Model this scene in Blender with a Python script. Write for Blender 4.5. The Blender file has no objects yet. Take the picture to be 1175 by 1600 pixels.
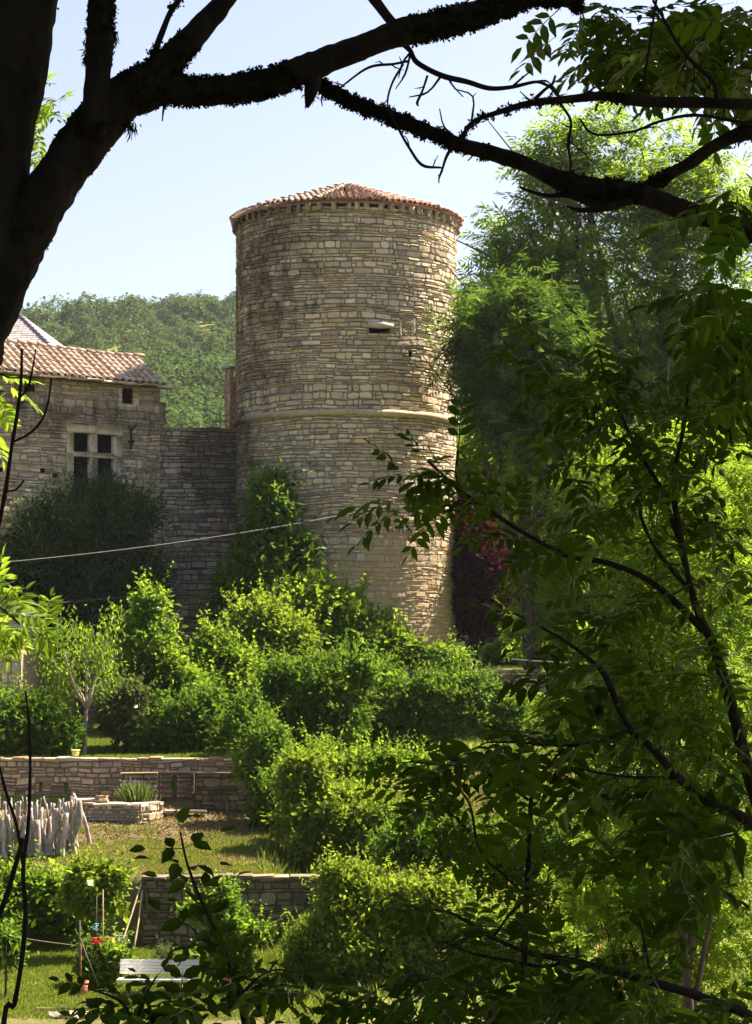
import bpy, math, random
import numpy as np
from mathutils import Vector

# ---------------------------------------------------------------- camera, sky, sun
scene = bpy.context.scene
F = 3200.0
CX, HY = 587.5, 1000.0
cam_d = bpy.data.cameras.new("camera"); cam = bpy.data.objects.new("camera", cam_d)
scene.collection.objects.link(cam); scene.camera = cam
cam.location = (0, 0, 0); cam.rotation_euler = (math.radians(90), 0, 0)
cam_d.sensor_width = 36.0; cam_d.lens = F / 1600 * 36.0; cam_d.shift_y = 0.125
cam_d.clip_start = 0.1; cam_d.clip_end = 3000

SUN_EL = math.radians(53); SUN_AZ = math.radians(119)      # measured from "towards the camera" to the right
S = Vector((math.sin(SUN_AZ) * math.cos(SUN_EL), -math.cos(SUN_AZ) * math.cos(SUN_EL), math.sin(SUN_EL)))
world = bpy.data.worlds.new("World"); scene.world = world; world.use_nodes = True
wn = world.node_tree.nodes; wl = world.node_tree.links
bg = wn["Background"]; sky = wn.new("ShaderNodeTexSky"); sky.sky_type = 'NISHITA'; sky.sun_disc = False
sky.sun_elevation = SUN_EL; sky.sun_rotation = math.atan2(S.x, S.y)
sky.air_density = 1.0; sky.dust_density = 3.0; sky.ozone_density = 1.0; sky.altitude = 300
wl.new(sky.outputs[0], bg.inputs[0]); bg.inputs[1].default_value = 0.052
sun_d = bpy.data.lights.new("sun", 'SUN'); sun_d.energy = 5.0; sun_d.angle = math.radians(0.53)
sun_d.color = (1.0, 0.93, 0.80)
sun = bpy.data.objects.new("sun", sun_d); scene.collection.objects.link(sun)
sun.rotation_euler = S.to_track_quat('Z', 'Y').to_euler(); sun.location = (40, 40, 60)
scene.view_settings.view_transform = 'Standard'; scene.view_settings.look = 'None'
scene.view_settings.exposure = 2.2; scene.view_settings.gamma = 1.0
scene.view_settings.use_white_balance = True; scene.view_settings.white_balance_temperature = 6950; scene.view_settings.white_balance_tint = 19
scene.cycles.max_bounces = 6; scene.cycles.diffuse_bounces = 3; scene.cycles.transmission_bounces = 4
scene.cycles.volume_bounces = 0; scene.cycles.transparent_max_bounces = 4
scene.cycles.use_denoising = True; scene.cycles.sample_clamp_indirect = 3.0; scene.cycles.sample_clamp_direct = 12.0

HAZE = 0.00008
COL = scene.collection
rng = np.random.default_rng(7)
random.seed(7)

# ---------------------------------------------------------------- helpers
def P(px, py, d):
    return np.array([(px - CX) / F * d, d, (HY - py) / F * d])

def zat(py, d): return (HY - py) / F * d
def xat(px, d): return (px - CX) / F * d

def hash3(i, j, k, s=0):
    n = (i.astype(np.int64) * 374761393 + j.astype(np.int64) * 668265263 + k.astype(np.int64) * 2147483647 + s * 974634777)
    n = (n ^ (n >> 13)) * 1274126177
    n = n & 0x7fffffff
    n = (n ^ (n >> 16)) & 0xffff
    return n / 65535.0

def vnoise(p, s=0):
    """value noise in [-1,1] for an (N,3) array"""
    p = np.asarray(p, float)
    f = np.floor(p).astype(np.int64); t = p - f; t = t * t * (3 - 2 * t)
    i, j, k = f[:, 0], f[:, 1], f[:, 2]; x, y, z = t[:, 0], t[:, 1], t[:, 2]
    def h(a, b, c): return hash3(i + a, j + b, k + c, s)
    r = ((h(0,0,0)*(1-x)+h(1,0,0)*x)*(1-y)+(h(0,1,0)*(1-x)+h(1,1,0)*x)*y)*(1-z) + \
        ((h(0,0,1)*(1-x)+h(1,0,1)*x)*(1-y)+(h(0,1,1)*(1-x)+h(1,1,1)*x)*y)*z
    return r * 2 - 1

def fbm(p, s=0, o=3):
    r = 0; a = 0.6
    for q in range(o):
        r = r + a * vnoise(np.asarray(p) * 2**q + 17.3 * q, s + q); a *= 0.5
    return r

def nrmz(v):
    return v / np.maximum(np.linalg.norm(v, axis=-1, keepdims=True), 1e-9)

WLOC = {}
class MB:
    """collects geometry and links it as ONE mesh object"""
    def __init__(s): s.v = []; s.f = []; s.t = []; s.n = 0
    def add(s, v, f, tint=None):
        v = np.asarray(v, float).reshape(-1, 3)
        if tint is None: tint = (0.5, 0.5, 0, 1)
        t = np.asarray(tint, float)
        if t.ndim == 1: t = np.tile(t, (len(v), 1))
        s.v.append(v); s.t.append(t)
        for a in (f if isinstance(f, list) else [f]):
            a = np.asarray(a, np.int64)
            if a.size: s.f.append(a + s.n)
        s.n += len(v); return s
    def build(s, name, mat, parent=None, smooth=True, origin=None):
        me = bpy.data.meshes.new(name)
        v = np.concatenate(s.v) if s.v else np.zeros((0, 3))
        o = bpy.data.objects.new(name, me)
        if origin is None and len(v):
            lo, hi = v.min(0), v.max(0); origin = np.array([(lo[0]+hi[0])/2, (lo[1]+hi[1])/2, lo[2]])
        v = v - np.asarray(origin)
        t = np.concatenate(s.t) if s.t else np.zeros((0, 4))
        me.vertices.add(len(v)); me.vertices.foreach_set("co", v.astype(np.float32).ravel())
        tot = [np.full(len(a), a.shape[1]) for a in s.f]
        tot = np.concatenate(tot).astype(np.int32)
        idx = np.concatenate([a.ravel() for a in s.f]).astype(np.int32)
        me.loops.add(len(idx)); me.loops.foreach_set("vertex_index", idx)
        me.polygons.add(len(tot))
        st = np.concatenate([[0], np.cumsum(tot)[:-1]]).astype(np.int32)
        me.polygons.foreach_set("loop_start", st)
        me.polygons.foreach_set("use_smooth", np.full(len(tot), smooth, bool))
        me.update(calc_edges=True); me.validate()
        at = me.attributes.new("tint", 'FLOAT_COLOR', 'POINT')
        if len(at.data) == len(t): at.data.foreach_set("color", t.astype(np.float32).ravel())
        me.materials.append(mat)
        COL.objects.link(o); WLOC[o.name] = np.asarray(origin, float)
        if parent is not None:
            o.parent = parent; o.location = tuple(WLOC[o.name] - WLOC[parent.name])
        else: o.location = tuple(origin)
        return o

def tag(o, label=None, cat=None, group=None, kind=None):
    if label: o['label'] = label
    if cat: o['category'] = cat
    if group: o['group'] = group
    if kind: o['kind'] = kind
    return o

def thing(name, label, cat, loc, group=None):
    o = bpy.data.objects.new(name, None); o.empty_display_size = 0.2
    o.location = tuple(loc); COL.objects.link(o); WLOC[o.name] = np.asarray(loc, float)
    return tag(o, label, cat, group)

def box(mb, c, size, rz=0.0, tint=None, jit=0.0, tilt=None):
    """bevelled box: c centre, size full lengths"""
    sx, sy, sz = [q / 2 for q in size]; b = min(sx, sy, sz) * 0.22
    pts = []
    for X in (-1, 1):
        for Y in (-1, 1):
            for Z in (-1, 1):
                pts += [(X*(sx-b), Y*(sy-b), Z*sz), (X*(sx-b), Y*sy, Z*(sz-b)), (X*sx, Y*(sy-b), Z*(sz-b))]
    v = np.array(pts)
    if jit: v = v + rng.normal(0, jit, v.shape)
    def id(X, Y, Z, k): return ((X > 0) * 4 + (Y > 0) * 2 + (Z > 0)) * 3 + k
    quads = []; tris = []
    for Z in (-1, 1):
        q = [id(-1,-1,Z,0), id(1,-1,Z,0), id(1,1,Z,0), id(-1,1,Z,0)]; quads.append(q if Z > 0 else q[::-1])
    for Y in (-1, 1):
        q = [id(-1,Y,-1,1), id(1,Y,-1,1), id(1,Y,1,1), id(-1,Y,1,1)]; quads.append(q if Y < 0 else q[::-1])
    for X in (-1, 1):
        q = [id(X,-1,-1,2), id(X,1,-1,2), id(X,1,1,2), id(X,-1,1,2)]; quads.append(q if X > 0 else q[::-1])
    for X in (-1, 1):
        for Y in (-1, 1):
            quads.append([id(X,Y,-1,1), id(X,Y,1,1), id(X,Y,1,2), id(X,Y,-1,2)])
        for Z in (-1, 1):
            quads.append([id(X,-1,Z,0), id(X,1,Z,0), id(X,1,Z,2), id(X,-1,Z,2)])
        for Y in (-1, 1):
            for Z in (-1, 1): tris.append([id(X,Y,Z,0), id(X,Y,Z,1), id(X,Y,Z,2)])
    for Y in (-1, 1):
        for Z in (-1, 1):
            quads.append([id(-1,Y,Z,0), id(1,Y,Z,0), id(1,Y,Z,1), id(-1,Y,Z,1)])
    if tilt is not None:
        a = tilt; ca, sa = math.cos(a), math.sin(a)
        v = np.stack([v[:,0], v[:,1]*ca - v[:,2]*sa, v[:,1]*sa + v[:,2]*ca], 1)
    ca, sa = math.cos(rz), math.sin(rz)
    v = np.stack([v[:,0]*ca - v[:,1]*sa, v[:,0]*sa + v[:,1]*ca, v[:,2]], 1) + np.asarray(c)
    mb.add(v, [np.array(quads), np.array(tris)], tint)

def tube(mb, pts, rad, segs=8, bump=0.0, tint=None, sub=1, cap=True, bs=6.0):
    """tapered round tube along a polyline, resampled with a Catmull-Rom curve"""
    pts = np.asarray(pts, float); rad = np.asarray(rad, float) * np.ones(len(pts))
    if sub > 1 and len(pts) > 2:
        q = np.vstack([2*pts[0]-pts[1], pts, 2*pts[-1]-pts[-2]]); out = []; ro = []
        for i in range(len(pts) - 1):
            p0, p1, p2, p3 = q[i:i+4]
            for k in range(sub):
                t = k / sub
                out.append(0.5*((2*p1)+(-p0+p2)*t+(2*p0-5*p1+4*p2-p3)*t*t+(-p0+3*p1-3*p2+p3)*t**3))
                ro.append(rad[i]*(1-t)+rad[i+1]*t)
        out.append(pts[-1]); ro.append(rad[-1]); pts = np.array(out); rad = np.array(ro)
    elif sub > 1:
        t = np.linspace(0, 1, sub + 1)[:, None]
        pts = pts[0]*(1-t)+pts[1]*t; rad = (rad[0]*(1-t)+rad[1]*t).ravel()
    n = len(pts); tan = nrmz(np.gradient(pts, axis=0))
    up = np.array([0.13, 0.31, 0.94]); a = nrmz(np.cross(tan, up)); b = np.cross(tan, a)
    th = np.arange(segs) * 2 * math.pi / segs
    ring = a[:, None, :]*np.cos(th)[None, :, None] + b[:, None, :]*np.sin(th)[None, :, None]
    v = pts[:, None, :] + ring * rad[:, None, None]
    if bump:
        w = v.reshape(-1, 3); nz = fbm(w*bs, 3, 3).reshape(n, segs)
        if segs > 30: nz = nz + .45*(1-2*np.abs(fbm(w*[38, 38, 13], 5, 2))).reshape(n, segs) + .3*fbm(w*45, 6, 2).reshape(n, segs)
        v = pts[:, None, :] + ring * (rad[:, None] * (1 + bump*nz))[:, :, None]
    i = np.arange(n - 1)[:, None] * segs; j = np.arange(segs)[None, :]; j2 = (j + 1) % segs
    f = np.stack([i+j, i+j2, i+segs+j2, i+segs+j], -1).reshape(-1, 4)
    v = v.reshape(-1, 3); fs = [f]
    if cap:
        v = np.vstack([v, pts[0], pts[-1]]); k = np.arange(segs); k2 = (k + 1) % segs
        fs.append(np.stack([np.full(segs, n*segs), k2, k], 1))
        fs.append(np.stack([np.full(segs, n*segs+1), (n-1)*segs+k, (n-1)*segs+k2], 1))
    mb.add(v, fs, tint)
    return pts, rad

def leaves(mb, pos, ax, nr, L, W, tint, shape='kite', fold=0.12):
    """N folded leaf blades"""
    N = len(pos)
    if N == 0: return
    L = np.broadcast_to(np.asarray(L, float), (N,))[:, None]; W = np.broadcast_to(np.asarray(W, float), (N,))[:, None]
    ax = nrmz(ax); sd = nrmz(np.cross(ax, nr)); nn = np.cross(sd, ax)
    if shape == 'kite':
        v = np.stack([pos, pos+ax*L*.45+sd*W*.5+nn*W*fold, pos+ax*L-nn*L*.08, pos+ax*L*.45-sd*W*.5+nn*W*fold], 1)
        o = np.arange(N)[:, None]*4
        f = [np.concatenate([o+np.array([0,1,2]), o+np.array([0,2,3])])]; k = 4
    else:
        v = np.stack([pos, pos+ax*L*.25+sd*W*.42+nn*W*fold, pos+ax*L*.58+sd*W*.46+nn*W*fold-nn*L*.03, pos+ax*L-nn*L*.13,
                      pos+ax*L*.58-sd*W*.46+nn*W*fold-nn*L*.03, pos+ax*L*.25-sd*W*.42+nn*W*fold, pos+ax*L*.5-nn*L*.03], 1)
        o = np.arange(N)[:, None]*7
        f = [np.concatenate([o+np.array(q) for q in ([0,1,6],[1,2,6],[2,3,6],[3,4,6],[4,5,6],[5,0,6])])]; k = 7
    t = np.asarray(tint, float)
    if t.ndim == 1: t = np.tile(t, (N, 1))
    mb.add(v.reshape(-1, 3), f, np.repeat(t, k, 0))

def rdir(n, r=None):
    return nrmz((r or rng).normal(size=(n, 3)))

def pinnate(mb, base, axis, nrm, L, pairs=4, lw=0.36, tint=None, shape='oval', ll=0.42):
    """N compound leaves (rachis not modelled separately below twig size): leaflets in opposite pairs and one at the tip"""
    N = len(base); axis = nrmz(axis); side = nrmz(np.cross(axis, nrm)); nn = np.cross(side, axis)
    L = np.broadcast_to(np.asarray(L, float), (N,))
    ps, axs, ns, ls, ts = [], [], [], [], []
    t = tint if tint is not None else np.tile([.5, .5, 0, 1], (N, 1))
    for k in range(pairs + 1):
        fr = 0.28 + 0.72 * k / pairs
        p = base + axis*(L*fr)[:, None] - nn*(L*0.14*fr*fr)[:, None]
        for s in ((-1, 1) if k < pairs else (0,)):
            a = axis*(0.55 if s else 1) + side*s*0.95 - nn*0.22 + rng.normal(0, .13, (N, 3))
            ps.append(p); axs.append(a); ns.append(nn + rng.normal(0, .22, (N, 3)))
            ls.append(L*ll*(0.8+0.3*math.sin(math.pi*min(1, fr)))*rng.uniform(.85, 1.1, N))
            tt = t.copy(); tt[:, 0] = np.clip(tt[:, 0]+rng.normal(0, .08, N), 0, 1); ts.append(tt)
    ps = np.concatenate(ps); ls = np.concatenate(ls)
    leaves(mb, ps, np.concatenate(axs), np.concatenate(ns), ls, ls*lw, np.concatenate(ts), shape)
    # rachis: a thin three-sided stalk
    w = (L*0.008+0.0008)[:, None]
    e = base + axis*L[:, None] - nn*(L*.14)[:, None]; m = base + axis*(L*.5)[:, None] - nn*(L*.035)[:, None]
    v = np.stack([base+side*w, base-side*w, m+side*w*.8, m-side*w*.8, e], 1).reshape(-1, 3)
    o = np.arange(N)[:, None]*5
    mb.add(v, [o+np.array([0,1,3,2]), o+np.array([2,3,4])], np.repeat(t, 5, 0))

# ---------------------------------------------------------------- materials
def newmat(name):
    m = bpy.data.materials.new(name); m.use_nodes = True
    nt = m.node_tree; nt.nodes.clear()
    return m, nt, nt.nodes, nt.links

def nd(ns, t, **kw):
    n = ns.new(t)
    for k, v in kw.items(): setattr(n, k, v)
    return n

def ramp(ns, stops):
    r = ns.new("ShaderNodeValToRGB"); e = r.color_ramp.elements
    while len(e) > 1: e.remove(e[-1])
    e[0].position = stops[0][0]; e[0].color = (*stops[0][1], 1)
    for p, c in stops[1:]:
        x = e.new(p); x.color = (*c, 1)
    return r

def noise_n(ns, ls, scale, detail=4, rough=.6, vec=None, stretch=None):
    tc = ns.new("ShaderNodeNewGeometry"); src = vec or tc.outputs["Position"]
    if stretch:
        mp = ns.new("ShaderNodeMapping"); mp.inputs["Scale"].default_value = stretch; ls.new(src, mp.inputs[0]); src = mp.outputs[0]
    n = ns.new("ShaderNodeTexNoise"); n.inputs["Scale"].default_value = scale
    n.inputs["Detail"].default_value = detail; n.inputs["Roughness"].default_value = rough
    ls.new(src, n.inputs["Vector"]); return n

def mixc(ns, ls, mode, fac, a, b):
    m = ns.new("ShaderNodeMix"); m.data_type = 'RGBA'; m.blend_type = mode; m.clamp_factor = True
    for sock, val in ((m.inputs[0], fac), (m.inputs[6], a), (m.inputs[7], b)):
        if hasattr(val, "is_output"): ls.new(val, sock)
        elif isinstance(val, (int, float)): sock.default_value = val
        else: sock.default_value = (*val, 1)
    return m.outputs[2]

def mathn(ns, ls, op, a, b=0.0, clamp=False):
    m = ns.new("ShaderNodeMath"); m.operation = op; m.use_clamp = clamp
    for s, v in ((m.inputs[0], a), (m.inputs[1], b)):
        if hasattr(v, "is_output"): ls.new(v, s)
        else: s.default_value = v
    return m.outputs[0]

def maprange(ns, ls, v, a, b, c=0.0, d=1.0):
    m = ns.new("ShaderNodeMapRange"); ls.new(v, m.inputs[0])
    for i, q in enumerate((a, b, c, d)): m.inputs[i+1].default_value = q
    return m.outputs[0]

def tintsep(ns, ls):
    a = ns.new("ShaderNodeAttribute"); a.attribute_name = "tint"
    s = ns.new("ShaderNodeSeparateColor"); ls.new(a.outputs["Color"], s.inputs[0]); return s

def leaf_mat(name, a, b, trans, rough=.45, tw=0.5, gloss=0.12):
    m, nt, ns, ls = newmat(name); s = tintsep(ns, ls)
    col = mixc(ns, ls, 'MIX', s.outputs[0], a, b)
    tcol = mixc(ns, ls, 'MIX', s.outputs[0], tuple(q*.72 for q in trans), tuple(min(1, q*1.2) for q in trans))
    br = maprange(ns, ls, s.outputs[1], 0, 1, .7, 1.3)
    hs = nd(ns, "ShaderNodeHueSaturation"); ls.new(col, hs.inputs["Color"]); ls.new(br, hs.inputs["Value"])
    ht = nd(ns, "ShaderNodeHueSaturation"); ls.new(tcol, ht.inputs["Color"]); ls.new(br, ht.inputs["Value"])
    d = nd(ns, "ShaderNodeBsdfDiffuse"); t = nd(ns, "ShaderNodeBsdfTranslucent")
    ls.new(hs.outputs[0], d.inputs[0]); ls.new(ht.outputs[0], t.inputs[0])
    mx = nd(ns, "ShaderNodeMixShader"); mx.inputs[0].default_value = tw
    ls.new(d.outputs[0], mx.inputs[1]); ls.new(t.outputs[0], mx.inputs[2])
    g = nd(ns, "ShaderNodeBsdfGlossy"); g.inputs["Roughness"].default_value = rough; g.inputs["Color"].default_value = (1, 1, 1, 1)
    fr = nd(ns, "ShaderNodeFresnel"); fr.inputs[0].default_value = 1.3
    m2 = nd(ns, "ShaderNodeMixShader"); ls.new(mathn(ns, ls, 'MULTIPLY', fr.outputs[0], gloss*2.2), m2.inputs[0])
    ls.new(mx.outputs[0], m2.inputs[1]); ls.new(g.outputs[0], m2.inputs[2])
    o = nd(ns, "ShaderNodeOutputMaterial"); ls.new(m2.outputs[0], o.inputs[0]); return m

def bark_mat(name, a, b, scale=14, lichen=None, lt=.6):
    m, nt, ns, ls = newmat(name)
    n = noise_n(ns, ls, scale, 6, .7, stretch=(1, 1, .35))
    c = ramp(ns, [(0.3, a), (.7, b)]); ls.new(n.outputs[0], c.inputs[0]); col = c.outputs[0]
    if lichen:
        n2 = noise_n(ns, ls, scale*.6, 3, .6); f = maprange(ns, ls, n2.outputs[0], lt, lt+.08)
        col = mixc(ns, ls, 'MIX', f, col, lichen)
    p = nd(ns, "ShaderNodeBsdfPrincipled"); p.inputs["Roughness"].default_value = .95; p.inputs["Specular IOR Level"].default_value = .15
    bp = nd(ns, "ShaderNodeBump"); bp.inputs["Strength"].default_value = .6; bp.inputs["Distance"].default_value = .02
    ls.new(n.outputs[0], bp.inputs["Height"]); ls.new(bp.outputs[0], p.inputs["Normal"]); ls.new(col, p.inputs["Base Color"])
    o = nd(ns, "ShaderNodeOutputMaterial"); ls.new(p.outputs[0], o.inputs[0]); return m

def plain_mat(name, col, rough=.7, var=.25, scale=8, metal=0, bump=.15, spec=.3):
    m, nt, ns, ls = newmat(name)
    n = noise_n(ns, ls, scale, 5, .65)
    f = maprange(ns, ls, n.outputs[0], .3, .7, 1-var, 1+var)
    hs = nd(ns, "ShaderNodeHueSaturation"); hs.inputs["Color"].default_value = (*col, 1); ls.new(f, hs.inputs["Value"])
    p = nd(ns, "ShaderNodeBsdfPrincipled"); p.inputs["Roughness"].default_value = rough; p.inputs["Metallic"].default_value = metal
    p.inputs["Specular IOR Level"].default_value = spec
    ls.new(hs.outputs[0], p.inputs["Base Color"])
    bp = nd(ns, "ShaderNodeBump"); bp.inputs["Strength"].default_value = bump; bp.inputs["Distance"].default_value = .02
    n2 = noise_n(ns, ls, scale*6, 4, .7); ls.new(n2.outputs[0], bp.inputs["Height"]); ls.new(bp.outputs[0], p.inputs["Normal"])
    o = nd(ns, "ShaderNodeOutputMaterial"); ls.new(p.outputs[0], o.inputs[0]); return m

STONE = [(0, (.22,.185,.145)), (.2, (.34,.285,.205)), (.4, (.41,.34,.235)), (.55, (.44,.35,.215)), (.7, (.41,.365,.285)), (.85, (.50,.43,.30)), (.95, (.46,.33,.18)), (1, (.42,.27,.14))]
def stone_mat(name, stops=STONE, mortar=(.27,.23,.17), stain=None, val=1.0, plaster=None):
    """stain: (scale, threshold, stretch, colour, region) dark lichen with its own outline; plaster: (z_hi, z_lo, colour)"""
    m, nt, ns, ls = newmat(name); s = tintsep(ns, ls)
    c = ramp(ns, stops); ls.new(s.outputs[0], c.inputs[0])
    fine = noise_n(ns, ls, 7, 6, .7); med = noise_n(ns, ls, 1.3, 4, .6)
    v = maprange(ns, ls, fine.outputs[0], .25, .75, .72, 1.28)
    v2 = maprange(ns, ls, med.outputs[0], .3, .7, .86, 1.14)
    vv = mathn(ns, ls, 'MULTIPLY', v, v2); vv = mathn(ns, ls, 'MULTIPLY', vv, maprange(ns, ls, s.outputs[1], 0, 1, .78*val, 1.2*val))
    hs = nd(ns, "ShaderNodeHueSaturation"); ls.new(vv, hs.inputs["Value"])
    ls.new(mixc(ns, ls, 'MIX', s.outputs[2], c.outputs[0], mortar), hs.inputs["Color"])
    col = hs.outputs[0]
    geo = nd(ns, "ShaderNodeNewGeometry"); sp = nd(ns, "ShaderNodeSeparateXYZ"); ls.new(geo.outputs["Position"], sp.inputs[0])
    if plaster:
        zh, zl, pc = plaster
        pn = noise_n(ns, ls, .8, 5, .65)
        h = maprange(ns, ls, sp.outputs[2], zl, zh, 1.0, -.45)
        f = mathn(ns, ls, 'ADD', h, mathn(ns, ls, 'MULTIPLY', mathn(ns, ls, 'SUBTRACT', pn.outputs[0], .5), 2.4))
        xr = maprange(ns, ls, sp.outputs[0], -2.6, -.4, -.5, .25); f = mathn(ns, ls, 'ADD', f, xr)
        f = maprange(ns, ls, f, .25, .6, 0, .72)
        col = mixc(ns, ls, 'MIX', f, col, pc)
    if stain:
        for (sc, th, st, sc_col, reg) in stain:
            n = noise_n(ns, ls, sc, 6, .68, stretch=st); x = n.outputs[0]
            for (axis, a, b, c0, c1) in reg:
                x = mathn(ns, ls, 'ADD', x, maprange(ns, ls, sp.outputs[axis], a, b, c0, c1))
            f = maprange(ns, ls, x, th, th+.14, 0, .9)
            col = mixc(ns, ls, 'MIX', f, col, mixc(ns, ls, 'MULTIPLY', .75, col, sc_col))
    p = nd(ns, "ShaderNodeBsdfPrincipled"); p.inputs["Roughness"].default_value = .92; p.inputs["Specular IOR Level"].default_value = .2
    ls.new(col, p.inputs["Base Color"])
    n3 = noise_n(ns, ls, 16, 6, .75)
    bp = nd(ns, "ShaderNodeBump"); bp.inputs["Strength"].default_value = .55; bp.inputs["Distance"].default_value = .03
    ls.new(n3.outputs[0], bp.inputs["Height"]); ls.new(bp.outputs[0], p.inputs["Normal"])
    o = nd(ns, "ShaderNodeOutputMaterial"); ls.new(p.outputs[0], o.inputs[0]); return m

def tile_mat(name, stops):
    m, nt, ns, ls = newmat(name); s = tintsep(ns, ls)
    c = ramp(ns, stops); ls.new(s.outputs[0], c.inputs[0])
    n = noise_n(ns, ls, 5, 5, .7); l = noise_n(ns, ls, 22, 4, .7)
    hs = nd(ns, "ShaderNodeHueSaturation"); ls.new(c.outputs[0], hs.inputs["Color"]); ls.new(maprange(ns, ls, n.outputs[0], .3, .7, .65, 1.3), hs.inputs["Value"])
    col = mixc(ns, ls, 'MIX', maprange(ns, ls, l.outputs[0], .58, .68, 0, .7), hs.outputs[0], (.16,.13,.09))
    p = nd(ns, "ShaderNodeBsdfPrincipled"); p.inputs["Roughness"].default_value = .88; p.inputs["Specular IOR Level"].default_value = .25
    ls.new(col, p.inputs["Base Color"]); o = nd(ns, "ShaderNodeOutputMaterial"); ls.new(p.outputs[0], o.inputs[0]); return m

def ground_mat(name):
    """tint r: grass -> dry straw, g: brightness, b: bare earth"""
    m, nt, ns, ls = newmat(name); s = tintsep(ns, ls)
    n = noise_n(ns, ls, 1.6, 6, .7); n2 = noise_n(ns, ls, 14, 6, .75)
    g = mixc(ns, ls, 'MIX', n2.outputs[0], (.05,.085,.012), (.15,.19,.035))
    r = mathn(ns, ls, 'ADD', s.outputs[0], maprange(ns, ls, n.outputs[0], .3, .7, -.35, .35), True)
    g = mixc(ns, ls, 'MIX', r, g, mixc(ns, ls, 'MIX', n2.outputs[0], (.20,.15,.06), (.42,.34,.15)))
    b = mathn(ns, ls, 'ADD', s.outputs[2], maprange(ns, ls, n.outputs[0], .3, .7, -.3, .3), True)
    g = mixc(ns, ls, 'MIX', b, g, mixc(ns, ls, 'MIX', n2.outputs[0], (.05,.035,.02), (.19,.14,.085)))
    p = nd(ns, "ShaderNodeBsdfPrincipled"); p.inputs["Roughness"].default_value = 1; p.inputs["Specular IOR Level"].default_value = .05
    ls.new(g, p.inputs["Base Color"])
    bp = nd(ns, "ShaderNodeBump"); bp.inputs["Strength"].default_value = .7; bp.inputs["Distance"].default_value = .06
    ls.new(n2.outputs[0], bp.inputs["Height"]); ls.new(bp.outputs[0], p.inputs["Normal"])
    o = nd(ns, "ShaderNodeOutputMaterial"); ls.new(p.outputs[0], o.inputs[0]); return m

M = {}
M['planter'] = stone_mat("planter_stone")
M['tower'] = stone_mat("tower_stone", val=1.14, mortar=(.20,.165,.115), plaster=(5.6, 1.2, (.37,.27,.16)), stain=[
    (.55, .63, (1,1,1.3), (.22,.215,.20), [(0, -5.0, -.5, .30, -.12), (2, 3, 14, -.10, .12)]),
    (2.2, .62, (1,1,.5), (.22,.21,.19), [(0, -4.9, 0, .14, -.05), (2, 2, 12, -.08, .06)])])
M['house'] = stone_mat("house_stone", val=1.08, mortar=(.26,.21,.15), stain=[
    (.55, .55, (1,1,.7), (.11,.105,.10), [(2, 4.2, 7.6, -.22, .13), (2, 7.8, 8.9, 0, -.16)]),
    (1.6, .60, (1,1,.35), (.11,.105,.10), [(2, 4, 7.2, -.18, .1), (2, 7.8, 8.9, 0, -.1)])])
M['curtain'] = stone_mat("curtain_stone", val=.8, mortar=(.16,.14,.11), stain=[
    (.4, .50, (1,1,.8), (.16,.155,.145), [(2, 1.5, 6.5, -.16, .16), (0, -7.5, -4.8, -.08, .14)])])
M['garden'] = stone_mat("garden_stone", stops=[(0,(.17,.13,.09)),(.25,(.34,.255,.16)),(.5,(.43,.325,.2)),(.75,(.35,.29,.23)),(.9,(.42,.25,.12)),(1,(.21,.19,.17))], mortar=(.19,.145,.095), stain=[(1.2,.7,(1,1,1),(.3,.28,.25),[])])
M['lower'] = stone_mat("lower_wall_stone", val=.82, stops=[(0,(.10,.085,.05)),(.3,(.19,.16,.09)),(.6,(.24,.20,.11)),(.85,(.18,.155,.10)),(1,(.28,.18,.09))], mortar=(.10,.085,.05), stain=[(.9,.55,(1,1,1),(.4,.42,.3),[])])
M['frame'] = plain_mat("window_stone", (.60,.53,.42), .9, .3, 4, bump=.3)
M['tower_tile'] = tile_mat("tower_tile", [(0,(.31,.18,.12)),(.3,(.43,.28,.195)),(.6,(.51,.38,.28)),(.85,(.60,.49,.39)),(1,(.58,.53,.46))])
M['house_tile'] = tile_mat("house_tile", [(0,(.14,.09,.06)),(.12,(.29,.18,.12)),(.35,(.39,.275,.195)),(.6,(.45,.35,.26)),(.85,(.50,.42,.33)),(1,(.36,.31,.27))])
M['slate'] = tile_mat("slate", [(0,(.2,.19,.19)),(.5,(.3,.29,.28)),(1,(.4,.37,.34))])
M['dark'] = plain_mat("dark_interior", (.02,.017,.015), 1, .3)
M['ground'] = ground_mat("ground")
M['brick'] = plain_mat("chimney_brick", (.42,.28,.17), .95, .45, 9, bump=.6)
M['oldwood'] = bark_mat("weathered_wood", (.09,.07,.05), (.42,.37,.30), 26)
M['greywood'] = bark_mat("grey_wood", (.16,.145,.13), (.40,.38,.36), 22)
M['brownwood'] = bark_mat("brown_wood", (.10,.07,.05), (.30,.22,.15), 20)
M['palewood'] = bark_mat("pale_wood", (.16,.13,.10), (.52,.46,.38), 20)
M['tanwood'] = plain_mat("tan_wood", (.42,.32,.2), .9, .35, 6, bump=.4)
M['darkwood'] = plain_mat("dark_wood", (.062,.052,.043), .9, .4, 6, bump=.5)
M['white'] = plain_mat("white_paint", (.78,.78,.76), .5, .08, 6, bump=.05)
M['bucket'] = plain_mat("grey_plastic", (.55,.57,.6), .5, .1, 6, bump=.05)
M['yellow'] = plain_mat("yellow_glaze", (.62,.62,.16), .5, .12, 8)
M['iron'] = plain_mat("iron", (.03,.028,.026), .6, .4, 20, metal=.4)
M['rust'] = plain_mat("rust", (.28,.1,.05), .9, .5, 14, bump=.5)
M['terra'] = plain_mat("terracotta", (.45,.16,.08), .85, .25, 9)
M['cable'] = plain_mat("cable", (.2,.19,.17), .5, .1)
M['porcelain'] = plain_mat("insulator", (.16,.13,.12), .3, .1)
M['twine'] = plain_mat("blue_twine", (.2,.5,.55), .8, .1)
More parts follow.
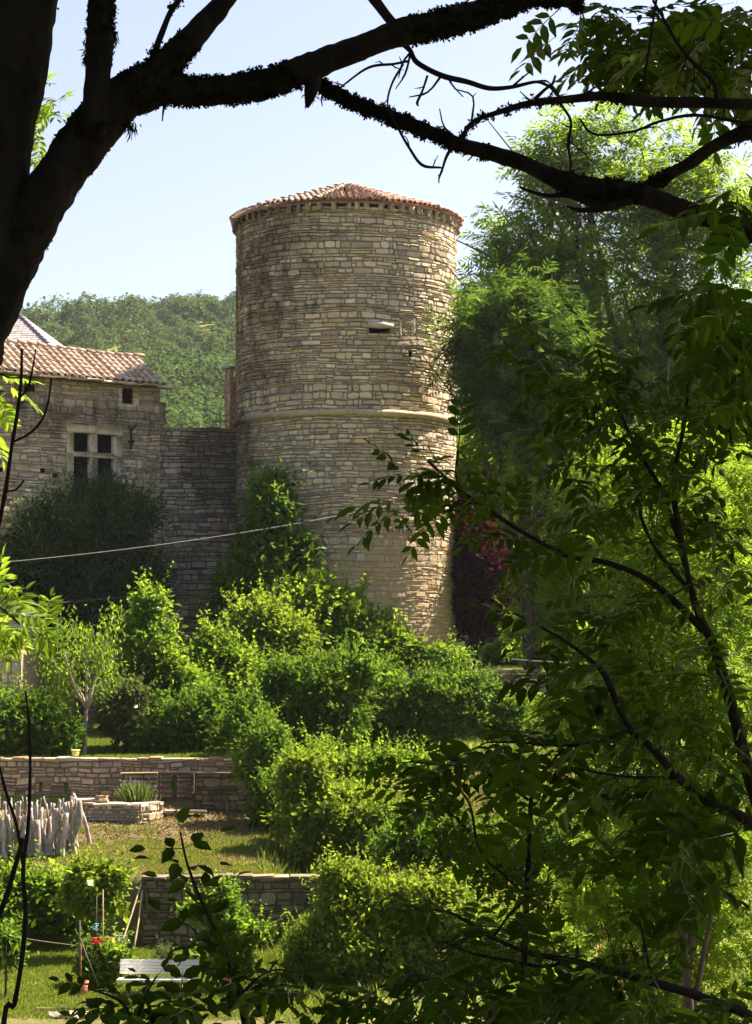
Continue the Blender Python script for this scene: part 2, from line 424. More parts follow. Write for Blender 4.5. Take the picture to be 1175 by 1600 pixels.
M['slab'] = plain_mat("flat_stone", (.43,.36,.26), .95, .35, 3, bump=.5)
M['red'] = plain_mat("red_petals", (.6,.02,.02), .6, .25, 30)
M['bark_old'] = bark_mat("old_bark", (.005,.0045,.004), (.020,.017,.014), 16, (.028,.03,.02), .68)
M['bark'] = bark_mat("bark", (.028,.023,.017), (.085,.07,.052), 14)
M['bark_pale'] = bark_mat("pale_bark", (.2,.16,.11), (.36,.31,.24), 14)
M['stem'] = bark_mat("stem_bark", (.009,.007,.005), (.026,.02,.015), 30)
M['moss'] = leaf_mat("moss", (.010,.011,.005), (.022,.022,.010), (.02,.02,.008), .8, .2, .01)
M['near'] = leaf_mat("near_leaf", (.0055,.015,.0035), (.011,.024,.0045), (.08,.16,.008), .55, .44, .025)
M['sunny'] = leaf_mat("sunny_leaf", (.05,.12,.012), (.095,.165,.02), (.22,.35,.02), .6, .48, .03)
M['ash'] = leaf_mat("ash_leaf", (.05,.12,.014), (.10,.17,.018), (.26,.40,.025), .7, .52, .008)
M['mid'] = leaf_mat("bush_leaf", (.03,.085,.010), (.085,.155,.016), (.15,.26,.016), .6, .42, .03)
M['ash_shade'] = leaf_mat("ash_shade_leaf", (.03,.08,.014), (.065,.12,.018), (.10,.18,.018), .7, .42, .01)  # ash foliage darkened, shade of the left lobes put into the leaf colour
M['dark_leaf'] = leaf_mat("dark_leaf", (.022,.048,.018), (.042,.08,.024), (.05,.09,.02), .5, .3, .06)
M['yellow_leaf'] = leaf_mat("yellow_leaf", (.085,.15,.012), (.13,.185,.018), (.23,.33,.02), .6, .46, .035)
M['grey_leaf'] = leaf_mat("grey_leaf", (.05,.08,.025), (.09,.12,.04), (.12,.17,.03), .6, .35, .03)
M['plum'] = leaf_mat("plum_leaf", (.028,.009,.012), (.06,.014,.018), (.10,.012,.018), .6, .35, .03)
M['forest'] = leaf_mat("forest_leaf", (.026,.066,.018), (.066,.108,.026), (.07,.12,.022), .7, .35, .02)
M['grass'] = leaf_mat("grass_blade", (.07,.12,.012), (.14,.18,.025), (.20,.26,.02), .6, .42, .03)
M['straw'] = leaf_mat("straw_blade", (.15,.15,.03), (.34,.27,.10), (.3,.26,.08), .6, .4, .02)
M['lavender'] = leaf_mat("lavender", (.08,.14,.03), (.15,.19,.06), (.22,.3,.05), .6, .4, .02)
M['lav_flower'] = plain_mat("lavender_flower", (.30,.28,.34), .9, .2)
M['litter'] = leaf_mat("dead_leaf", (.10,.065,.035), (.30,.21,.11), (.1,.07,.03), .8, .2, .01)

# ---------------------------------------------------------------- ground
YS = [-30, 0, 3, 8, 14, 22, 30, 35.2, 37.0, 45.25, 45.6, 48, 50, 52.9, 53.3, 66, 82]
PRL = [-1.6, -1.7, -2.2, -4.0, -5.8, -7.6, -8.3, -7.7, -6.85, -6.75, -5.22, -4.85, -4.55, -4.3, -3.1, -3.0, -3.0]
YR = [-30, 0, 3, 8, 14, 22, 30, 36, 40, 45, 50, 55, 60, 65.7, 66.3, 72, 82]
PRR = [-1.6, -1.7, -2.2, -4.0, -5.8, -7.6, -8.0, -7.2, -6.7, -5.9, -4.95, -4.1, -3.5, -2.9, -1.12, -0.95, -1.0]
def gz(x, y):
    x = np.asarray(x, float); y = np.asarray(y, float)
    xc = np.interp(y, [0, 44, 53, 58, 64], [-.5, -1.9, -2.6, -4.2, -5.3])
    w = np.clip((x - xc) / 0.9 + .5, 0, 1); w = w*w*(3-2*w)
    z = np.interp(y, YS, PRL)*(1-w) + np.interp(y, YR, PRR)*w
    p = np.stack([x*.6, y*.6, 0*x], -1).reshape(-1, 3)
    z = z + (.07*fbm(p, 5, 3)).reshape(z.shape)*np.where((y > 37) & (y < 46) & (x < -2), .5, 1.2)
    # the stream's banks run on to both sides, the right one rising again
    return z
xs = np.concatenate([np.arange(-60, -14, 2.), np.arange(-14, 12, .25), np.arange(12, 61, 2.)])
ysv = np.concatenate([np.arange(-20, 28, .8), np.arange(28, 45.2, .25), [45.22, 45.3, 45.42, 45.55, 45.65], np.arange(45.8, 52.8, .25), [52.9, 53.0, 53.1, 53.2, 53.32], np.arange(53.5, 65.6, .3), [65.7, 65.85, 66, 66.15, 66.3], np.arange(66.6, 82.1, .6)])
X, Y = np.meshgrid(xs, ysv); Z = gz(X, Y)
nx, ny = len(xs), len(ysv)
i = np.arange(ny-1)[:, None]*nx; j = np.arange(nx-1)[None, :]
fg = np.stack([i+j, i+j+1, i+nx+j+1, i+nx+j], -1).reshape(-1, 4)
dry = np.where((Y > 45.5) & (Y < 52.9) & (X < -2), .34, .12)
dry = np.where((X > -1) & (Y > 45) & (Y < 58), .40, dry)
earth = np.where((Y > 48.5) & (Y < 52.9) & (X < -2.2), .72, .0) + np.where((Y > 30) & (Y < 37.6), .55, 0) + np.where(Y < 30, .75, 0) + np.where((Y > 60) & (Y < 70) & (X < -5), .5, 0)
earth = earth + np.where((Y > 45.2) & (Y < 46.2) & (X < -8.2), .5, 0)
t = np.stack([dry, 0*dry+.5, np.clip(earth, 0, 1), 0*dry+1], -1).reshape(-1, 4)
g = MB(); g.add(np.stack([X, Y, Z], -1).reshape(-1, 3), fg, t)
tag(g.build("ground", M['ground']), kind='structure')

# ---------------------------------------------------------------- far hillside and its wood
def hz(x, y):
    y = np.asarray(y, float); x = np.asarray(x, float)
    b = np.interp(y, [78, 84, 110, 140, 160, 520, 560, 640, 720], [-3, -5, -9, -3, 2, 83, 86, 80, 60])
    p = np.stack([x*.012, y*.012, 0*x], -1).reshape(-1, 3)
    k = np.clip((y-150)/150, 0, 1)
    ridge = np.interp(x/np.maximum(y, 1), [-.30, -.18, -.08, .04, .12, .3], [-10, -4.5, 0, 1, -2, -14])
    return b + k*(11*fbm(p, 11, 3).reshape(b.shape)*(1-.75*np.clip((y-420)/100, 0, 1)) + ridge*np.clip(y/520, 0, 1))
xs2 = np.arange(-240, 241, 6.); ys2 = np.concatenate([[78, 80, 82], np.arange(86, 726, 6.)])
X2, Y2 = np.meshgrid(xs2, ys2); Z2 = hz(X2, Y2); Z2 = np.where(Y2 < 83, -4.5, Z2)
nx, ny = len(xs2), len(ys2); i = np.arange(ny-1)[:, None]*nx; j = np.arange(nx-1)[None, :]
h = MB(); h.add(np.stack([X2, Y2, Z2], -1).reshape(-1, 3), np.stack([i+j, i+j+1, i+nx+j+1, i+nx+j], -1).reshape(-1, 4), (.1, .5, .0, 1))
tag(h.build("hillside", M['ground']), kind='structure')
r2 = np.random.default_rng(21)
n = 3200
ty = 135 + 420*r2.random(n)**.85; tx = (r2.random(n)*2-1)*(.30*ty+12)
dens = fbm(np.stack([tx*.02, ty*.02, 0*tx], 1), 31, 2)
keep = dens > -.75; tx, ty = tx[keep], ty[keep]; n = len(tx)
cliff_gap = (np.abs(ty-283) < 12) & (tx > 8) & (tx < 30); tx, ty = tx[~cliff_gap], ty[~cliff_gap]; n = len(tx)
tz = hz(tx, ty)
cr = r2.uniform(2.2, 5.2, n)*np.interp(ty, [140, 300, 550], [1.15, 1.0, 1.0])*np.where(fbm(np.stack([tx*.015, ty*.015, 0*tx+9], 1), 41, 2) > 0.15, 1.25, .85)
wood = MB()
K = 400
tree_t = np.clip(.45 + .35*fbm(np.stack([tx*.02, ty*.02, 0*tx+5], 1), 51, 2) + r2.normal(0, .22, n), 0, 1)
vis = np.ones(n, bool)
d = nrmz(r2.normal(size=(n, K, 3))); d[:, :, 2] = np.abs(d[:, :, 2])*1.0 - .25
lump = 1 + .38*vnoise((d*2.3 + np.arange(n)[:, None, None]*7.7).reshape(-1, 3), 61).reshape(n, K)
rad = r2.uniform(.72, 1.0, (n, K))*lump
pos = np.stack([tx, ty, tz], 1)[:, None, :] + d*rad[..., None]*cr[:, None, None]*np.array([.85, .85, 1.15]) + np.array([0, 0, 1])*(cr*.72)[:, None, None]
nn_ = nrmz(d + r2.normal(0, .55, d.shape) + np.array([0, 0, .4]))
ax_ = np.cross(nn_, r2.normal(size=d.shape))
tt = np.zeros((n, K, 4)); tt[..., 0] = np.clip(tree_t[:, None] + r2.normal(0, .12, (n, K)), 0, 1); tt[..., 1] = np.clip(r2.uniform(.15, .85, n)[:, None]+r2.uniform(-.15, .15, (n, K)), 0, 1); tt[..., 3] = 1
sz = (r2.uniform(.36, .75, (n, K))*np.sqrt(cr/3)[:, None]).ravel()
leaves(wood, pos.reshape(-1, 3), ax_.reshape(-1, 3), nn_.reshape(-1, 3), sz, sz*.8, tt.reshape(-1, 4))
tag(wood.build("hillside_wood", M['forest']), "dense green oak scrub covering the hillside behind the tower", "wood", kind='stuff')
# pale rock band in the hillside
ck = MB(); rc = np.random.default_rng(5)
for q in range(46):
    px = rc.uniform(700, 850); dd = 280 + rc.normal(0, 2.5)
    c = P(px, rc.uniform(628, 664) + (px-760)*.06, dd)
    box(ck, c, (rc.uniform(3, 7), 7, rc.uniform(1.0, 2.4)), rc.normal(0, .15), (rc.random(), .5, 0, 1), .28)
tag(ck.build("cliff", M['slab'], smooth=False), kind='structure')

# ---------------------------------------------------------------- masonry
def rows(u0, u1, v0, v1, hr, wr, r, holes=()):
    out = []; v = v0
    while v < v1 - 1e-6:
        h = r.uniform(*hr)
        if r.random() < .2: h = r.uniform(hr[0]*.5, hr[0])
        elif r.random() < .12: h = hr[1]*r.uniform(1.1, 1.4)
        if v1 - (v + h) < hr[0]*.6: h = v1 - v
        u = u0 + 0.0; first = True
        while u < u1 - 1e-6:
            w = r.uniform(*wr)*(.5 + .9*r.random())
            if first: w *= r.uniform(.3, 1); first = False
            if u1 - (u + w) < wr[0]*.6: w = u1 - u
            if r.random() < .22 and h > hr[0]*1.1:
                k = r.uniform(.3, .7); out += [(u, u+w, v, v+h*k), (u, u+w, v+h*k, v+h)]
            else: out.append((u, u+w, v, v+h))
            u += w
        v += h
    for (a, b, c, d) in holes:
        nw = []
        for (x0, x1, y0, y1) in out:
            if x1 <= a or x0 >= b or y1 <= c or y0 >= d: nw.append((x0, x1, y0, y1)); continue
            if y0 < c: nw.append((x0, x1, y0, c))
            if y1 > d: nw.append((x0, x1, d, y1))
            yy0, yy1 = max(y0, c), min(y1, d)
            if x0 < a: nw.append((x0, a, yy0, yy1))
            if x1 > b: nw.append((b, x1, yy0, yy1))
        out = [q for q in nw if q[1]-q[0] > .004 and q[3]-q[2] > .004]
    return np.array(out)

def stones(mb, R_, mapf, r, prot=.035, gap=.010, rough=1.0, flush=0.0):
    N = len(R_); u0, u1, v0, v1 = R_.T
    w = u1-u0; h = v1-v0; m = np.minimum(w, h)
    g = np.minimum(gap*r.uniform(.4, 1.5, N), m*.16); bv = np.minimum(.014*r.uniform(.6, 1.4, N), m*.14)
    base = np.array([(-1,-1),(0,-1),(1,-1),(1,0),(1,1),(0,1),(-1,1),(-1,0)], float)
    cu, cv = (u0+u1)/2, (v0+v1)/2
    h = h*np.where(r.random(N) < .35, r.uniform(.80, .97, N), 1.0); cv = cv + r.normal(0, .03, N)*h
    def ring(ins, cornerpull, jit):
        hu = (w/2-ins)[:, None]; hv = (h/2-ins)[:, None]
        c = np.where(np.abs(base).sum(1) == 2, cornerpull, 1.0)[None, :]
        pull = 1-(1-c)*np.minimum(1, (m[:, None]/np.maximum(np.stack([w]*8, 1), 1e-4)))
        U = cu[:, None] + base[None, :, 0]*hu*pull + r.normal(0, 1, (N, 8))*jit*m[:, None]
        V = cv[:, None] + base[None, :, 1]*hv*np.where(c < 1, .86, 1) + r.normal(0, 1, (N, 8))*jit*m[:, None]
        return U, V
    jt = .035*rough
    U0, V0 = ring(g, .93, jt); d = r.uniform(.25, 1, N)*prot*(1-flush)
    U1 = cu[:, None]+(U0-cu[:, None])*(1-bv/np.maximum(w/2, .01))[:, None]
    V1 = cv[:, None]+(V0-cv[:, None])*(1-bv/np.maximum(h/2, .01))[:, None]
    D0 = np.full((N, 8), -.03); D1 = d[:, None] + (base[None, :, 0]*r.normal(0, .006, (N, 1)) + base[None, :, 1]*r.normal(.002, .007, (N, 1)))*rough*np.minimum(1, prot/.04) + r.normal(0, .0025, (N, 8))*rough
    Uc, Vc, Dc = cu+r.normal(0, .06, N)*w, cv+r.normal(0, .06, N)*h, d+r.uniform(-.004, .008, N)*rough
    U = np.concatenate([U0, U1, Uc[:, None]], 1); V = np.concatenate([V0, V1, Vc[:, None]], 1); D = np.concatenate([D0, D1, Dc[:, None]], 1)
    pts = mapf(U.ravel(), V.ravel(), D.ravel())
    o = np.arange(N)[:, None]*17; k = np.arange(8); k2 = (k+1) % 8
    q = (o[:, :, None] + np.stack([k, k2, 8+k2, 8+k], -1)[None]).reshape(-1, 4)
    t3 = (o[:, :, None] + np.stack([8+k, 8+k2, np.full(8, 16)], -1)[None]).reshape(-1, 3)
    tn = np.zeros((N, 17, 4)); tn[..., 0] = np.clip(r.beta(1.6, 1.6, N), 0, 1)[:, None]; tn[..., 1] = r.random(N)[:, None]; tn[..., 3] = 1
    mb.add(pts, [q, t3], tn.reshape(-1, 4))
    # mortar bed behind, one patch per stone so that openings stay open
    Um = np.stack([u0, u1, u1, u0], 1); Vm = np.stack([v0, v0, v1, v1], 1)
    pm = mapf(Um.ravel(), Vm.ravel(), np.full(N*4, -.012 + .03*flush))
    mb.add(pm, np.arange(N*4).reshape(N, 4), (.5, .45, 1, 1))

def planemap(p0, p1, wob=.02, seed=0, batter=0.0):
    p0 = np.asarray(p0, float); p1 = np.asarray(p1, float)
    dr = p1[:2]-p0[:2]; Ln = np.linalg.norm(dr); dr = dr/Ln; nr = np.array([dr[1], -dr[0]])
    def f(u, v, d):
        vv = v + (wob*1.6*vnoise(np.stack([u*.8, v*1.3, 0*u], 1), seed) + wob*vnoise(np.stack([u*2.7, v*3.1, 0*u], 1), seed+1))*np.clip(1.2*np.abs(d+.012)*0+1, 0, 1)
        uu = u + wob*.7*vnoise(np.stack([u*1.7, v*2, 0*u+4], 1), seed+3)
        dd = d + .02*vnoise(np.stack([u*.5, v*.5, 0*u+8], 1), seed+5)*(d > -.025)
        return np.stack([p0[0]+dr[0]*uu+nr[0]*dd, p0[1]+dr[1]*uu+nr[1]*dd, vv], 1)
    return f, Ln, dr, nr

def quadbox(mb, p0, p1, z0, z1, thick, off=.02, tint=(.5, .45, 1, 1)):
    """core of a wall behind its stone face: top, back and two ends"""
    f, L, dr, nr = planemap(p0, p1); p0 = np.asarray(p0)
    c = []
    for (u, d) in ((0, -off), (L, -off), (L, -thick), (0, -thick)):
        for z in (z0, z1): c.append((p0[0]+dr[0]*u+nr[0]*d, p0[1]+dr[1]*u+nr[1]*d, z))
    mb.add(c, np.array([[1, 3, 5, 7], [4, 5, 3, 2], [6, 7, 5, 4], [0, 1, 7, 6]]), tint)

def coping(mb, p0, p1, z, thick, r, wr=(.3, .7), h=.07, over=.04):
    f, L, dr, nr = planemap(p0, p1); u = 0; a = math.atan2(dr[1], dr[0])
    while u < L-.05:
        w = min(r.uniform(*wr), L-u); hh = h*r.uniform(.7, 1.4)
        c = np.array([p0[0]+dr[0]*(u+w/2)-nr[0]*(thick/2-over/2), p0[1]+dr[1]*(u+w/2)-nr[1]*(thick/2-over/2), z+hh/2-.01])
        box(mb, c, (w-.015, thick+over*r.uniform(.5, 1.6), hh), a+r.normal(0, .02), (r.random(), r.random(), 0, 1), .008); u += w

def wall(name, label, cat, mat, p0, p1, z0, z1, hr=(.12, .24), wr=(.25, .6), thick=.5, seed=1, cope=True, prot=.04, holes=(), parent=None, returns=(), ch=.07, wr_c=(.3,.7)):
    r = np.random.default_rng(seed); mb = MB()
    f, L, dr, nr = planemap(p0, p1, .025, seed)
    stones(mb, rows(0, L, z0, z1, hr, wr, r, holes), f, r, prot)
    quadbox(mb, p0, p1, z0, z1-.02, thick)
    for (a, b) in returns:
        f2, L2, _, _ = planemap(a, b, .02, seed+9); stones(mb, rows(0, L2, z0, z1, hr, wr, r), f2, r, prot)
    if cope: coping(mb, p0, p1, z1-.015, thick, r, wr_c, ch)
    o = mb.build(name, mat, parent, smooth=False)
    return tag(o, label, cat) if parent is None else o

# ---------------------------------------------------------------- roof tiles
def half_tiles(mb, a, b, r0, r1, upn, tint, lift=0.03, seg=6):
    """barrel tiles: a lower end, b upper end (N,3), upn roof normal (N,3)"""
    a = np.asarray(a, float); b = np.asarray(b, float); N = len(a)
    ax = nrmz(b-a); sd = nrmz(np.cross(ax, upn)); up = np.cross(sd, ax)
    th = np.linspace(-.06*math.pi, 1.06*math.pi, seg+1)
    c, s_ = np.cos(th), np.sin(th)
    def ring(p, rr, lf): return p[:, None, :] + sd[:, None, :]*(c*rr)[None, :, None] + up[:, None, :]*((s_*rr)[None, :, None] + lf)
    v = np.concatenate([ring(a, r0, lift), ring(b, r1, 0), ring(a, r0*.84, lift)], 1)
    k = np.arange(seg); m = seg+1
    q = np.concatenate([np.stack([k, k+1, m+k+1, m+k], 1), np.stack([2*m+k, 2*m+k+1, k+1, k], 1)])
    f = (np.arange(N)[:, None, None]*(3*m) + q[None]).reshape(-1, 4)
    mb.add(v.reshape(-1, 3), f, np.repeat(tint, 3*m, 0))

# ---------------------------------------------------------------- the round tower
TC = np.array([xat(541, 72.0), 72.0]); TR = 3.84; ZT0, ZT1 = -1.5, 14.46; ZSC = 7.58
tower = thing("round_tower", "tall round stone tower with a low tiled conical roof", "tower", (TC[0], TC[1], -1.2))
rt = np.random.default_rng(3)
def towermap(u, v, d):
    vv = v + .055*vnoise(np.stack([u*.7, v*1.2, 0*u], 1), 7) + .022*vnoise(np.stack([u*2.6, v*3, 0*u], 1), 8)
    a = (u + .02*vnoise(np.stack([u*1.8, v*2, 0*u], 1), 9))/TR
    dd = d + .025*vnoise(np.stack([u*.45, v*.5, 0*u], 1), 13)*(d > -.025)
    rr = TR + dd
    return np.stack([TC[0]+rr*np.sin(a), TC[1]-rr*np.cos(a), vv], 1)
def tower_u(px, d=68.4):
    return math.asin((xat(px, d)-TC[0])/TR)*TR
tw = MB(); half = TR*math.pi
su = (tower_u(577), tower_u(609)); sv = (zat(519, 68.4), zat(511.5, 68.4))
hu = (tower_u(638, 68.6), tower_u(643, 68.6)); hv = (zat(556, 68.6), zat(548, 68.6))
hb = (tower_u(629, 68.6), tower_u(635, 68.6)); hbv = (zat(1024, 68.6), zat(1008, 68.6))
bu = (tower_u(624, 68.6), tower_u(651, 68.6)); bvv = (zat(531, 68.6), zat(493, 68.6))
R1 = rows(-half, half, ZSC, ZT1, (.10, .22), (.17, .55), rt, [(*su, *sv), (*hu, *hv), (*bu, *bvv)])
stones(tw, R1, towermap, rt, .042, .010)
R2 = rows(-half, half, 3.6, ZSC, (.09, .18), (.17, .5), rt); stones(tw, R2, towermap, rt, .032, .009)
R3 = rows(-half, half, ZT0, 3.6, (.09, .19), (.17, .5), rt, [(*hb, *hbv)]); stones(tw, R3, towermap, rt, .032, .008, 1.2, .35)
# blocked window: two slim jambs with small rubble between and a sill
jw = .13
blk = [(bu[0], bu[0]+jw, bvv[0]+.16, bvv[1]), (bu[1]-jw, bu[1], bvv[0]+.16, bvv[1]), (bu[0], bu[1], bvv[0], bvv[0]+.16)]
stones(tw, np.array(blk), towermap, rt, .02, .008)
stones(tw, rows(bu[0]+jw, bu[1]-jw, bvv[0]+.16, bvv[1], (.05, .09), (.08, .2), rt), towermap, rt, .02, .008)
tower_wall = tw.build("wall", M['tower'], tower, smooth=False)
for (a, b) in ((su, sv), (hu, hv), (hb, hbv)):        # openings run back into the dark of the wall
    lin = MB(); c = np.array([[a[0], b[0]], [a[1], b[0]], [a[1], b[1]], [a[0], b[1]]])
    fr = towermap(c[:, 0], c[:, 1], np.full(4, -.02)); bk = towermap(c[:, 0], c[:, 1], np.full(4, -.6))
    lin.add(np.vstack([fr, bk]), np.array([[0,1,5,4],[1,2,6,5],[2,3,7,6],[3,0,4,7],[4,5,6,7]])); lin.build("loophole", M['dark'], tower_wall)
# lintel over the slit
lt = MB(); stones(lt, np.array([[su[0]-.05, su[1]+.12, sv[1]+.005, sv[1]+.22]]), towermap, rt, .11, .006); lt.build("lintel", M['tower'], tower_wall)
# string course
sc_ = MB(); th = np.linspace(0, 2*math.pi, 145); ph = np.linspace(-.62*math.pi, .62*math.pi, 9)
rr = .115
A, Bp = np.meshgrid(th, ph, indexing='ij')
rad_ = TR - .01 + .06 + rr*np.cos(Bp) + .012*vnoise(np.stack([A*9, Bp, 0*A], -1).reshape(-1, 3), 3).reshape(A.shape)
zz = ZSC + rr*np.sin(Bp) + .012*vnoise(np.stack([A*7, Bp, 0*A+3], -1).reshape(-1, 3), 4).reshape(A.shape)
v = np.stack([TC[0]+rad_*np.sin(A), TC[1]-rad_*np.cos(A), zz], -1).reshape(-1, 3)
i = np.arange(144)[:, None]*9; j = np.arange(8)[None, :]
tn = np.stack([.3+.3*hash3((A*8).astype(int), 0*A.astype(int), 0*A.astype(int)), 0*A+.1, 0*A, 0*A+1], -1).reshape(-1, 4)
sc_.add(v, np.stack([i+j, i+j+1, i+9+j+1, i+9+j], -1).reshape(-1, 4)[:, ::-1], tn); sc_.build("string_course", M['tower'], tower)
# corbel blocks and rubble under the eave
NB = 62
for k in range(NB):
    a = k*2*math.pi/NB + rt.normal(0, .012)
    w = rt.uniform(.13, .19)
    c = np.array([TC[0]+(TR+.03)*math.sin(a), TC[1]-(TR+.03)*math.cos(a), ZT1-.02])
    cb = MB(); box(cb, c, (w, .26, rt.uniform(.2, .3)), a, (rt.random(), rt.uniform(.1, .5), 0, 1), .008); cb.build("eave_corbel", M['tower'], tower_wall)
# roof
ZE, ZA, RE = 14.62, 15.96, 4.06
slope = math.atan2(ZA-ZE, RE)
rf = MB()
th = np.linspace(0, 2*math.pi, 97)[:-1]
v = np.vstack([np.stack([TC[0]+(RE-.10)*np.sin(th), TC[1]-(RE-.10)*np.cos(th), 0*th+ZE-.04], 1), np.stack([TC[0]+(TR-.05)*np.sin(th), TC[1]-(TR-.05)*np.cos(th), 0*th+ZE-.08], 1), [[TC[0], TC[1], ZA-.10]]])
k = np.arange(96); k2 = (k+1) % 96
rf.add(v, [np.stack([k, k2, np.full(96, 192)], 1), np.stack([96+k, 96+k2, k2, k], 1)], (.12, .2, 0, 1))
NF = 11; fa = 2*math.pi/NF; off0 = fa*.08
TA, TB, TU, TT = [], [], [], []
for f_ in range(NF):
    am = off0 + f_*fa
    rd = np.array([math.sin(am), -math.cos(am)]); tg = np.array([math.cos(am), math.sin(am)])
    hw = RE*math.sin(fa/2); un = np.array([rd[0]*math.sin(slope), rd[1]*math.sin(slope), math.cos(slope)])
    for q in np.arange(-hw+.09, hw, .215):
        re = math.sqrt(RE**2-q*q)+rt.normal(0, .02); rh = abs(q)/math.tan(fa/2)
        x = re; jt = rt.normal(0, .012)
        while x > rh+.02 and x > .15:
            x2 = max(x-.40, max(rh-.05, .05))
            def pt(rr_, l): 
                z = ZE + (RE-math.sqrt(rr_*rr_+q*q))/RE*(ZA-ZE)
                return np.array([TC[0]+rd[0]*rr_+tg[0]*(q+jt), TC[1]+rd[1]*rr_+tg[1]*(q+jt), z+l])
            TA.append(pt(x, rt.normal(.0, .006))); TB.append(pt(x2, .0)); TU.append(un)
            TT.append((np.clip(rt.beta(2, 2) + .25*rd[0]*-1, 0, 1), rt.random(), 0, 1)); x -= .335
    # hip tiles
    ah = am + fa/2; hd = np.array([math.sin(ah), -math.cos(ah)])
    x = RE-.02
    while x > .2:
        def hp(rr_): return np.array([TC[0]+hd[0]*rr_, TC[1]+hd[1]*rr_, ZE+(RE-rr_)/RE*(ZA-ZE)+.05])
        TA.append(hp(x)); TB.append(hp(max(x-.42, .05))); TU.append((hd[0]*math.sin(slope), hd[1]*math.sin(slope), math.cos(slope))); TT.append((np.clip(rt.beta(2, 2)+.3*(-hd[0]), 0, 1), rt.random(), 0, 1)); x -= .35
half_tiles(rf, TA, TB, .086, .068, np.array(TU), np.array(TT))
box(rf, (TC[0], TC[1], ZA+.03), (.3, .3, .12), .3, (.5, .5, 0, 1))
rf.build("roof", M['tower_tile'], tower)
# insulators fixed to the tower face
for (px, py) in ((608, 786), (608, 827), (624, 828)):
    u = tower_u(px, 68.3); z = zat(py, 68.3)
    ib = MB(); a0 = towermap(np.array([u]), np.array([z]), np.array([.0]))[0]; a1 = towermap(np.array([u]), np.array([z]), np.array([.16]))[0]
    tube(ib, [a0, a1, a1+np.array([0, 0, .1])], [.014, .014, .014], 6)
    for s_ in (-.07, .07):
        tube(ib, [a1+np.array([s_, 0, -.07]), a1+np.array([s_, 0, 0]), a1+np.array([s_, 0, .03]), a1+np.array([s_, 0, .09]), a1+np.array([s_, 0, .1])], [.035, .045, .03, .04, .02], 8)
    tube(ib, [a1+np.array([-.07, 0, 0]), a1+np.array([.07, 0, 0])], [.012, .012], 6)
    ib.build("insulator", M['porcelain'], tower_wall)

# ---------------------------------------------------------------- house with tiled roof
hp0 = P(-95, 1000, 65.9); hp1 = P(250, 1000, 71.0); hp0[2] = hp1[2] = 0
hf, HL, hdr, hnr = planemap(hp0, hp1, .03, 31)
def wall_uv(px, py):
    dx = (px-CX)/F       # ray (dx,1,dz): find the wall point
    A_ = np.array([[hdr[0], -dx], [hdr[1], -1.0]]); b_ = -hp0[:2]
    u, t_ = np.linalg.solve(A_, b_); return u, (HY-py)/F*t_
house = thing("stone_house", "stone house with a stone cross window under a sagging tiled roof", "house", (hp1[0]-2.5, hp1[1]+1, -3))
HZ = 8.72
def hrect(x0, y0, x1, y1):
    a = wall_uv(x0, y1); b = wall_uv(x1, y0); return (a[0], b[0], a[1], b[1])
WIN = hrect(105, 668, 191, 772)
SM = hrect(191, 609, 207, 631)
puts = [hrect(63, 733, 70, 739), hrect(82, 740, 90, 747), hrect(-2, 732, 4, 739)]
SM2 = hrect(38, 598, 55, 612)
rh = np.random.default_rng(12)
hm = MB(); stones(hm, rows(0, HL, -3.3, HZ, (.09, .22), (.17, .55), rh, [WIN, SM, SM2, *puts]), hf, rh, .04, .010)
rp0 = np.array([hp1[0], hp1[1], 0]); rp1 = rp0 - np.array([hnr[0], hnr[1], 0])*5
f2, L2, _, _ = planemap(rp0, rp1, .02, 33)
stones(hm, rows(0, L2, -3.3, HZ, (.12, .25), (.2, .6), rh), f2, rh, .05)
# stub of wall stepping down to the curtain wall
for k in range(10):
    z = 7.45 + k*.08 + rh.uniform(0, .05)
    c = hf(np.array([HL+.05+.07*rh.random()]), np.array([z]), np.array([-.15]))[0]
    box(hm, c, (rh.uniform(.25, .42)*(1.1-k*.04), .35, .1), math.atan2(hdr[1], hdr[0]), (rh.random(), .3, 0, 1), .012)
bk = [hp0-np.array([*hnr, 0])*5, hp0, hp1]     # back volume
hm.add([[*(hp0[:2]), -3.3], [*(hp0[:2]-hnr*5), -3.3], [*(hp0[:2]-hnr*5), HZ], [*(hp0[:2]), HZ], [*(rp1[:2]), -3.3], [*(rp1[:2]), HZ]],
       np.array([[0, 3, 2, 1], [1, 2, 5, 4]]), (.4, .4, 1, 1))
house_wall = hm.build("wall", M['house'], house, smooth=False)
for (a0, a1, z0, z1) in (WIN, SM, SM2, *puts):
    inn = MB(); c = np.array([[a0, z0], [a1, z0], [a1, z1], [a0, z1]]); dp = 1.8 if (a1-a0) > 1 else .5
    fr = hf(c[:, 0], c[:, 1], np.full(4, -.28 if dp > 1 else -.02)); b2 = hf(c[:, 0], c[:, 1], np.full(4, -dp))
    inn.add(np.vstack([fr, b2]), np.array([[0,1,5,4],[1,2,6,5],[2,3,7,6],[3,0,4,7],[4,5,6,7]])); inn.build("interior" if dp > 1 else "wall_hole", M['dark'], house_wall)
def hbox(mb, r4, d0, d1, tint=(.5, .5, 0, 1), jit=.004):
    u = (r4[0]+r4[1])/2; z = (r4[2]+r4[3])/2
    c = np.array([hp0[0]+hdr[0]*u+hnr[0]*(d0+d1)/2, hp0[1]+hdr[1]*u+hnr[1]*(d0+d1)/2, z])
    box(mb, c, (r4[1]-r4[0], d1-d0, r4[3]-r4[2]), math.atan2(hdr[1], hdr[0]), tint, jit)
win = MB(); wa, wb, wc, wd = WIN; ww = wb-wa; wh = wd-wc
def wrect(x0, x1, y0, y1): return (wa+ww*x0, wa+ww*x1, wd-wh*y1, wd-wh*y0)
hbox(win, wrect(0, .497, 0, .115), -.28, .045); hbox(win, wrect(.503, 1, 0, .115), -.28, .04)
